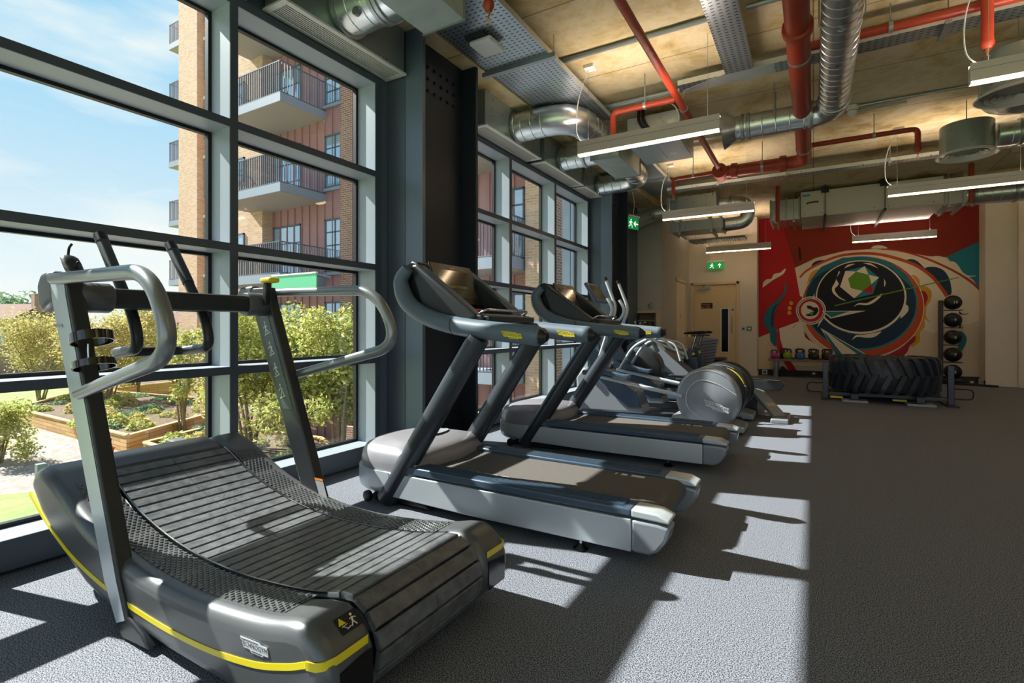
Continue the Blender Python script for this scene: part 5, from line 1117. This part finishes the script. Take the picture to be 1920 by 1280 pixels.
# ------------------------------------------------------------------ garden ground
GZ = -3.0
MB().box(-90, 30, -60, 90, GZ - .3, GZ).build('ground', 'grass', kind='structure')
MB().prism([(-45, -6, GZ), (-3.6, -6, GZ), (-3.6, 12.0, GZ), (-30, 14.5, GZ), (-32, 12, GZ)], (0, 0, .02)).build('paving', 'pave', kind='structure')
def gp(px, py): return at(px, py, 'z', GZ + .02)
a, b, c, d = gp(-60, 935), gp(112, 918), gp(160, 1080), gp(-60, 1250)
MB().prism([(p.x, p.y, GZ + .02) for p in (a, b, c, d)], (0, 0, .02)).build('near_lawn', 'grass', kind='structure')
# ------------------------------------------------------------------ planters
def planter(pts, h, label, ply=14, seed=1, where=''):
    cx = sum(p[0] for p in pts) / len(pts); cy = sum(p[1] for p in pts) / len(pts)
    T = thing('timber_planter', (cx, cy, GZ), label, 'planter', 'timber raised planters')
    n = len(pts)
    for i in range(n):
        A, B = Vector((*pts[i], 0)), Vector((*pts[(i + 1) % n], 0))
        MB().bar((A.x, A.y, GZ + h / 2), (B.x, B.y, GZ + h / 2), .08, h).build('timber_wall', 'wood', T)
        MB().bar((A.x, A.y, GZ + h + .02), (B.x, B.y, GZ + h + .02), .16, .04).build('capping', 'woodcap', T)
    MB().prism([(p[0], p[1], GZ + h - .1) for p in pts], (0, 0, .03)).build('soil_bed', 'soil', T)
    rnd = random.Random(seed)
    def inside(x, y):
        k = False
        for i in range(n):
            x1, y1 = pts[i]; x2, y2 = pts[i - 1]
            if (y1 > y) != (y2 > y) and x < (x2 - x1) * (y - y1) / (y2 - y1) + x1: k = not k
        return k
    xs = [p[0] for p in pts]; ys = [p[1] for p in pts]; made = 0; tries = 0
    while made < ply and tries < ply * 30:
        tries += 1
        x, y = rnd.uniform(min(xs), max(xs)), rnd.uniform(min(ys), max(ys))
        if not inside(x, y): continue
        made += 1
        ki = rnd.randrange(3); o = dup(PROTO[ki], (x, y, GZ + h - .08), KN[ki] + ' in the ' + where, PK[ki] + ' in the ' + where, rz=rnd.uniform(0, 6)); s = rnd.uniform(.7, 1.25); o.scale = (s, s, s * rnd.uniform(.8, 1.2))
    return T
KN = ('low green leafy plant', 'low dark grey green plant', 'small yellow green bush')
PK = ('low green leafy plants', 'low dark grey green plants', 'small yellow green bushes')
PL = ('low leafy plant growing in the garden planter beds',)
def leafball(name, n, rx, rz, ls, mt, seed, flat=0, stems=0):
    rnd = random.Random(seed); m = MB()
    for i in range(n):
        th = rnd.uniform(0, 2 * math.pi); ph = math.acos(rnd.uniform(-.2, 1)); rr = rnd.uniform(.5, 1) ** .5
        p = Vector((rx * rr * math.sin(ph) * math.cos(th), rx * rr * math.sin(ph) * math.sin(th), rz * rr * max(0, math.cos(ph)) + .02))
        u = Vector((rnd.gauss(0, 1), rnd.gauss(0, 1), rnd.gauss(0, .6))).normalized(); v = u.cross(Vector((rnd.gauss(0, 1), rnd.gauss(0, 1), rnd.gauss(0, 1)))).normalized(); l = ls * rnd.uniform(.6, 1.3)
        m.add([p - u * l, p + v * l * .45, p + u * l, p - v * l * .45], [(0, 1, 2, 3)])
    me = m.build(name, mt, smooth=False); return me
PROTO = []
for i, (mt, n, rx, rz, ls) in enumerate((('leafg', 260, .38, .32, .07), ('leafd', 220, .42, .2, .06), ('leafy', 200, .3, .45, .07))):
    t = thing('garden_plant', (0, 0, 0), KN[i] + ' in the long timber planter', 'plant', PK[i] + ' in the long timber planter')
    o = leafball('leaves', n, rx, rz, ls, mt, 20 + i); o.parent = t
    PROTO.append(t)
P1 = [gp(27, 789), gp(240, 849), gp(385, 803), gp(378, 768), gp(165, 748)]
planter([(p.x, p.y) for p in P1], .58, 'long raised timber planter on the brick paving, seen past the near treadmill upright', 46, 3, 'long timber planter')
P2 = [gp(272, 862), gp(420, 915), gp(640, 890), gp(600, 852), gp(405, 824)]
planter([(p.x, p.y) for p in P2], .55, 'nearer timber planter corner holding the black trough, left of the window post', 20, 5, 'nearer timber planter')
P3 = [gp(222, 750), gp(330, 735), gp(322, 712), gp(180, 722)]
planter([(p.x, p.y) for p in P3], .7, 'far timber planter in front of the brick tower', 12, 9, 'far timber planter')
for k, (px, py) in enumerate(((60, 800), (95, 785))): pass
for i, p in enumerate(PROTO): q = gp(120 + 60 * i, 772); p.location = (q.x, q.y, GZ + .5)
# bollard, pot with trowel, trough
q = gp(77, 911); tag(MB().box(q.x - .1, q.x + .1, q.y - .1, q.y + .1, GZ + .02, GZ + .6).build('bollard', mat('bollard_grey', '6b7a7c', .6), bevel=.01), 'square grey bollard on the paving beside the round shrub', 'bollard')
q = gp(207, 852); t = thing('plant_pot', (q.x, q.y, GZ + .02), 'terracotta pot with a trowel standing at the foot of the timber planter', 'plant pot')
MB().lathe([(.07, 0), (.11, .2), (.125, .2), (.125, .24), (.1, .24), (.09, .2), (0, .19)], (q.x, q.y, GZ + .02), n=20).build('pot', 'terracotta', t); MB().cyl((q.x, q.y, GZ + .2), (q.x + .06, q.y, GZ + .55), .015, 8).build('trowel', 'black', t)
q = at(337, 838, 'z', GZ + .62); MB_ = MB(); MB_.prism([(q.x - .45, q.y - .2, GZ + .6), (q.x - .35, q.y - .2, GZ + .85), (q.x + .1, q.y - .2, GZ + .82), (q.x + .4, q.y - .2, GZ + .8), (q.x + .45, q.y - .2, GZ + .6)], (0, .4, 0)); tag(MB_.build('trough', mat('trough_grey', '4a4d4c', .7), bevel=.04), 'dark grey trough lying on the corner of the nearer timber planter', 'trough')
# ------------------------------------------------------------------ trees and shrubs
def tree(x, y, h, rx, mt, label, cat='tree', n=5200, seed=1, ls=.11, trunk=.05, low=.28, name='garden_tree', z0=None):
    rnd = random.Random(seed); z0 = GZ if z0 is None else z0; T = thing(name, (x, y, z0), label, cat)
    m = MB(); tips = []
    for k in range(9):
        a = rnd.uniform(0, 6.28); r = rx * rnd.uniform(.3, .8); zt_ = h * rnd.uniform(.5, .9)
        e = Vector((x + r * math.cos(a), y + r * math.sin(a), z0 + zt_)); b = Vector((x + rnd.uniform(-.12, .12), y + rnd.uniform(-.12, .12), z0 + .02))
        mid = b.lerp(e, .45) + Vector((0, 0, h * .08)); P = spline([b, mid, e], 3); m.tube(P, [trunk, trunk * .8, trunk * .7, trunk * .6, trunk * .45, trunk * .3, trunk * .15][:len(P)], 6); tips.append(e)
    m.build('branches', 'bark', T)
    cl = [(Vector((x + rx * .75 * rnd.gauss(0, .45), y + rx * .75 * rnd.gauss(0, .45), z0 + h * rnd.uniform(low + .12, .88))), rx * rnd.uniform(.25, .45)) for _ in range(26)] + [(t, rx * .35) for t in tips]
    f = MB()
    for i in range(n):
        c, r = rnd.choice(cl); d = Vector((rnd.gauss(0, 1), rnd.gauss(0, 1), rnd.gauss(0, 1))).normalized() * r * rnd.random() ** .4; p = c + d
        if p.z < z0 + h * low: p.z = z0 + h * (low + .1 * rnd.random())
        u = Vector((rnd.gauss(0, 1), rnd.gauss(0, 1), rnd.gauss(0, .7))).normalized(); v = u.cross(Vector((rnd.gauss(0, 1), rnd.gauss(0, 1), rnd.gauss(0, 1)))).normalized(); l = ls * rnd.uniform(.5, 1.2)
        f.add([p - u * l, p + v * l * .5, p + u * l, p - v * l * .5], [(0, 1, 2, 3)])
    f.build('foliage', mt, T, smooth=False)
    return T
def tp(px, d): return at(px, 615, 'd', d)
for i, (px, d, h, rx, mt, lb, n, ls) in enumerate((
    (75, 27, 5.0, 2.3, 'leafy', 'yellow leaved tree left of the near treadmill upright', 9500, .08), (200, 25, 5.1, 2.1, 'leafy', 'yellow leaved tree seen between the treadmill upright and its side rail', 9000, .08),
    (255, 30, 5.6, 2.2, 'leafy', 'taller yellow green tree behind the pull handles of the curved treadmill', 9000, .09), (345, 19, 4.4, 1.0, 'leafg', 'small green tree in front of the brick tower, left of the window post', 2600, .08),
    (470, 15.2, 5.1, 1.5, 'leafg', 'bushy green tree right of the window post, left of the far treadmill upright', 10000, .075), (560, 14.4, 4.9, 1.4, 'leafg', 'bushy yellow green tree directly behind the far upright of the curved treadmill', 10000, .075),
    (635, 14.0, 5.0, 1.25, 'leafg', 'bushy green tree at the right edge of the front window', 9000, .075))):
    p = tp(px, d); tree(p.x, p.y, h, rx, mt, lb, n=n, seed=30 + i, ls=ls, low=.2 if i > 3 else .22)
p = gp(8, 872); tree(p.x - .5, p.y, 1.9, .95, 'leafg', 'round green shrub on the paving at the left edge, beside the bollard', 'shrub', 5000, 77, .06, .03, .02, 'garden_shrub')
for i, (px, d, h, rx) in enumerate(((-10, 60, 8.2, 4), (20, 62, 7.6, 3.5), (290, 70, 6.0, 4))):
    p = tp(px, d); tree(p.x, p.y, h, rx, 'leafd', ('far dark tree above the red houses, at the very left edge', 'far dark tree just right of the one at the left edge', 'far dark trees by the house roof left of the brick tower')[i], n=3000, seed=50 + i, ls=.28, trunk=.12, low=.3)
# spade-leaved plant on the planter edge and the ground cover strip
# ------------------------------------------------------------------ far houses
for px0, px1, d, zt_, lb in ((-120, 24, 46, 2.0, 'red brick house at the far left behind the yellow tree'), (266, 330, 60, 1.6, 'far house with tiled roof left of the brick tower')):
    A, B = tp(px0, d), tp(px1, d); T = thing('brick_house', ((A.x + B.x) / 2, (A.y + B.y) / 2, GZ), lb, 'house')
    n = (B - A).normalized(); q = Vector((-n.y, n.x, 0)) * 6
    MB().prism([(A.x, A.y, GZ), (B.x, B.y, GZ), (B.x + q.x, B.y + q.y, GZ), (A.x + q.x, A.y + q.y, GZ)], (0, 0, zt_ - GZ)).build('wall', 'brickr', T)
    h = q * .5; MB().add([(A.x, A.y, zt_), (B.x, B.y, zt_), (B.x + q.x, B.y + q.y, zt_), (A.x + q.x, A.y + q.y, zt_), (A.x + h.x, A.y + h.y, zt_ + 1.4), (B.x + h.x, B.y + h.y, zt_ + 1.4)], [(0, 1, 5, 4), (2, 3, 4, 5), (1, 2, 5), (3, 0, 4)]).build('roof', 'roof', T)
    c = B - n * 1.2; MB().box(c.x - .4, c.x + .4, c.y + h.y - .3, c.y + h.y + .3, zt_ + .6, zt_ + 2.3).build('chimney', 'brickr', T)
    for k in (.2, .5, .8):
        w = A.lerp(B, k); f = MB().bar(w + Vector((0, 0, -GZ * 0 - w.z + .3)) - n * .6 - Vector((n.y, -n.x, 0)) * -.0, w + Vector((0, 0, -w.z + .3)) + n * .6, .1, 1.3); f.build('window', 'wpane', T)
# ------------------------------------------------------------------ apartment building
LV = [-.1, 2.95, 6.05, 9.12, 12.2, 15.2]           # floor levels
A = thing('apartment_building', (-11, 14, GZ), 'brick and red clad apartment block with grey balconies across the garden', 'building')
FY = 12.9
MB().box(-21.6, -18.8, 12.45, 16, GZ, 19).build('brick_wall', 'brick', A)
MB().box(-18.8, -6.68, FY, 16, GZ, 19).build('clad_wall', 'redclad', A)
m = MB()
for i in range(28): m.box(-18.7 + i * .43, -18.675 + i * .43, FY - .04, FY, GZ, 19)
m.build('standing_seams', 'redclad', A)
MB().box(-14.5, -13.9, 12.6, 12.9, GZ, 19).build('brick_pier', 'brickr', A)
MB().box(-6.68, -5.81, 12.05, 16, GZ, 19).build('brick_pier', 'brick', A)
MB().box(-5.81, -5.79, 12.06, 15.9, GZ, 19).build('brick_shaded_side', 'brickr', A)  # shade on the pier's unlit side, painted as a darker brick skin
def win(x0, x1, y, z0, z1, nx=2, nz=4):
    f = MB()
    t = .06
    f.box(x0, x0 + t, y - .05, y, z0, z1); f.box(x1 - t, x1, y - .05, y, z0, z1); f.box(x0, x1, y - .05, y, z0, z0 + t); f.box(x0, x1, y - .05, y, z1 - t, z1)
    for i in range(1, nx): xx = x0 + (x1 - x0) * i / nx; f.box(xx - .02, xx + .02, y - .04, y, z0, z1)
    for i in range(1, nz): zz = z0 + (z1 - z0) * i / nz; f.box(x0, x1, y - .04, y, zz - .02, zz + .02)
    w = f.build('window', 'wframe', A); MB().box(x0 + .02, x1 - .02, y - .02, y - .008, z0 + .02, z1 - .02).build('pane', 'wpane', w)
for L_ in LV[:-1]:
    win(-15.64, -14.55, FY, L_ + .2, L_ + 2.15)
    MB().box(-15.72, -14.51, FY - .1, FY, L_ + .08, L_ + .19).build('sill', 'balc', A)
    win(-18.7, -17.0, FY, L_ + .05, L_ + 2.15, 4, 3); win(-20.9, -19.95, 12.45, L_ + 1.0, L_ + 2.0, 2, 2); win(-7.95, -7.15, FY, L_ + .2, L_ + 2.2)
    win(-11.7, -10.6, FY, L_ + .2, L_ + 2.2)
def balcony(x0, x1, y0, y1, L_, step=.11, par=None, sd='x'):
    b = MB().box(x0, x1, y0, y1, L_ - .30, L_).build('balcony', 'balc', par)
    MB().box(x0 + .01, x1 - .01, y0 + .01, y1, L_ - .315, L_ - .301).build('soffit', 'soffit', b)
    m = MB(); z0, z1 = L_ + .05, L_ + 1.08
    x = x0 + .03
    while x < x1 - .02: m.box(x - .008, x + .008, y0 + .02, y0 + .06, z0, z1); x += step
    for xs in (x0 + .02, x1 - .06):
        y = y0 + .1
        while y < y1: m.box(xs, xs + .04, y - .008, y + .008, z0, z1); y += step
        m.box(xs, xs + .04, y0 + .02, y1, z1, z1 + .03); m.box(xs, xs + .04, y0 + .02, y1, z0 - .03, z0)
    m.box(x0, x1, y0 + .02, y0 + .06, z1, z1 + .03); m.box(x0, x1, y0 + .02, y0 + .06, z0 - .03, z0); m.build('railing', 'rail', b)
for L_ in LV: balcony(-19.6, -15.62, 11.0, 12.9, L_, par=A)
for L_ in LV: balcony(-11, -6.75, 11.3, 12.9, L_, par=A)
# brick tower further back
Bt = thing('brick_tower', (-29, 16, GZ), 'tall tan brick tower with small grey balconies, left of the window post', 'building')
MB().box(-29.35, -27.55, 14.6, 19, GZ, 26).build('brick_wall', 'brick', Bt)
MB().box(-27.55, -25.5, 15.0, 19, GZ, 26).build('brick_wall', 'brickr', Bt)
for k in range(8):
    z = -1.4 + 3.1 * k; f = MB().box(-27.5, -26.6, 14.94, 15.0, z, z + 2.0).build('window', 'wframe', Bt); MB().box(-27.45, -26.65, 14.925, 14.94, z + .05, z + 1.95).build('pane', 'wpane', f)
    MB().box(-27.54, -26.5, 14.9, 15.0, z + 2.05, z + 2.2).build('lintel', 'white', Bt)
for py in (83, 193.5, 304, 414.5, 525): balcony(-31.2, -29.36, 15.0, 17.5, at(318, py, 'y', 15.0).z, .13, Bt)
# low walls, painted green reflection and timber posts at the foot of the block
tag(MB().box(-13.8, -10.5, 11.6, 11.75, GZ, GZ + .9).build('garden_wall', 'brickr'), 'low red brick wall at the foot of the apartment block', 'wall')
cn = thing('painted_reflection', (-14, 10.6, 2.4), 'painted green reflection strip below the lowest balcony of the apartment block', 'reflection')
a, b = at(511, 520, 'y', 10.6), at(594, 538, 'y', 10.6); MB().box(a.x, b.x, 10.58, 10.62, b.z - .02, a.z + .02).build('reflection_strip', mat('reflection_green', '6fc79a', .15, .1), cn)  # green window reflection painted as a solid coloured strip
MB().box(a.x, b.x, 10.56, 10.64, a.z + .021, a.z + .07).build('strip_top', 'white', cn); MB().cyl((a.x + .1, 10.65, a.z), (a.x + .1, 11.2, 2.7), .03, 8).build('strip_holder', 'balc', cn); MB().cyl((b.x - .1, 10.65, a.z), (b.x - .1, 11.2, 2.7), .03, 8).build('strip_holder', 'balc', cn)  # made-up rail and holders for the reflection strip
q = gp(372, 795); f = thing('timber_fence_post', (q.x, q.y, GZ), 'short slatted timber gate by the window post, right of the long planter', 'gate')
MB().box(q.x - .1, q.x + .02, q.y - .05, q.y + .05, GZ, GZ + 1.6).build('post', 'woodcap', f); MB().box(q.x + .03, q.x + 1.2, q.y - .02, q.y + .02, GZ + .1, GZ + 1.5).build('slats', 'wood', f)
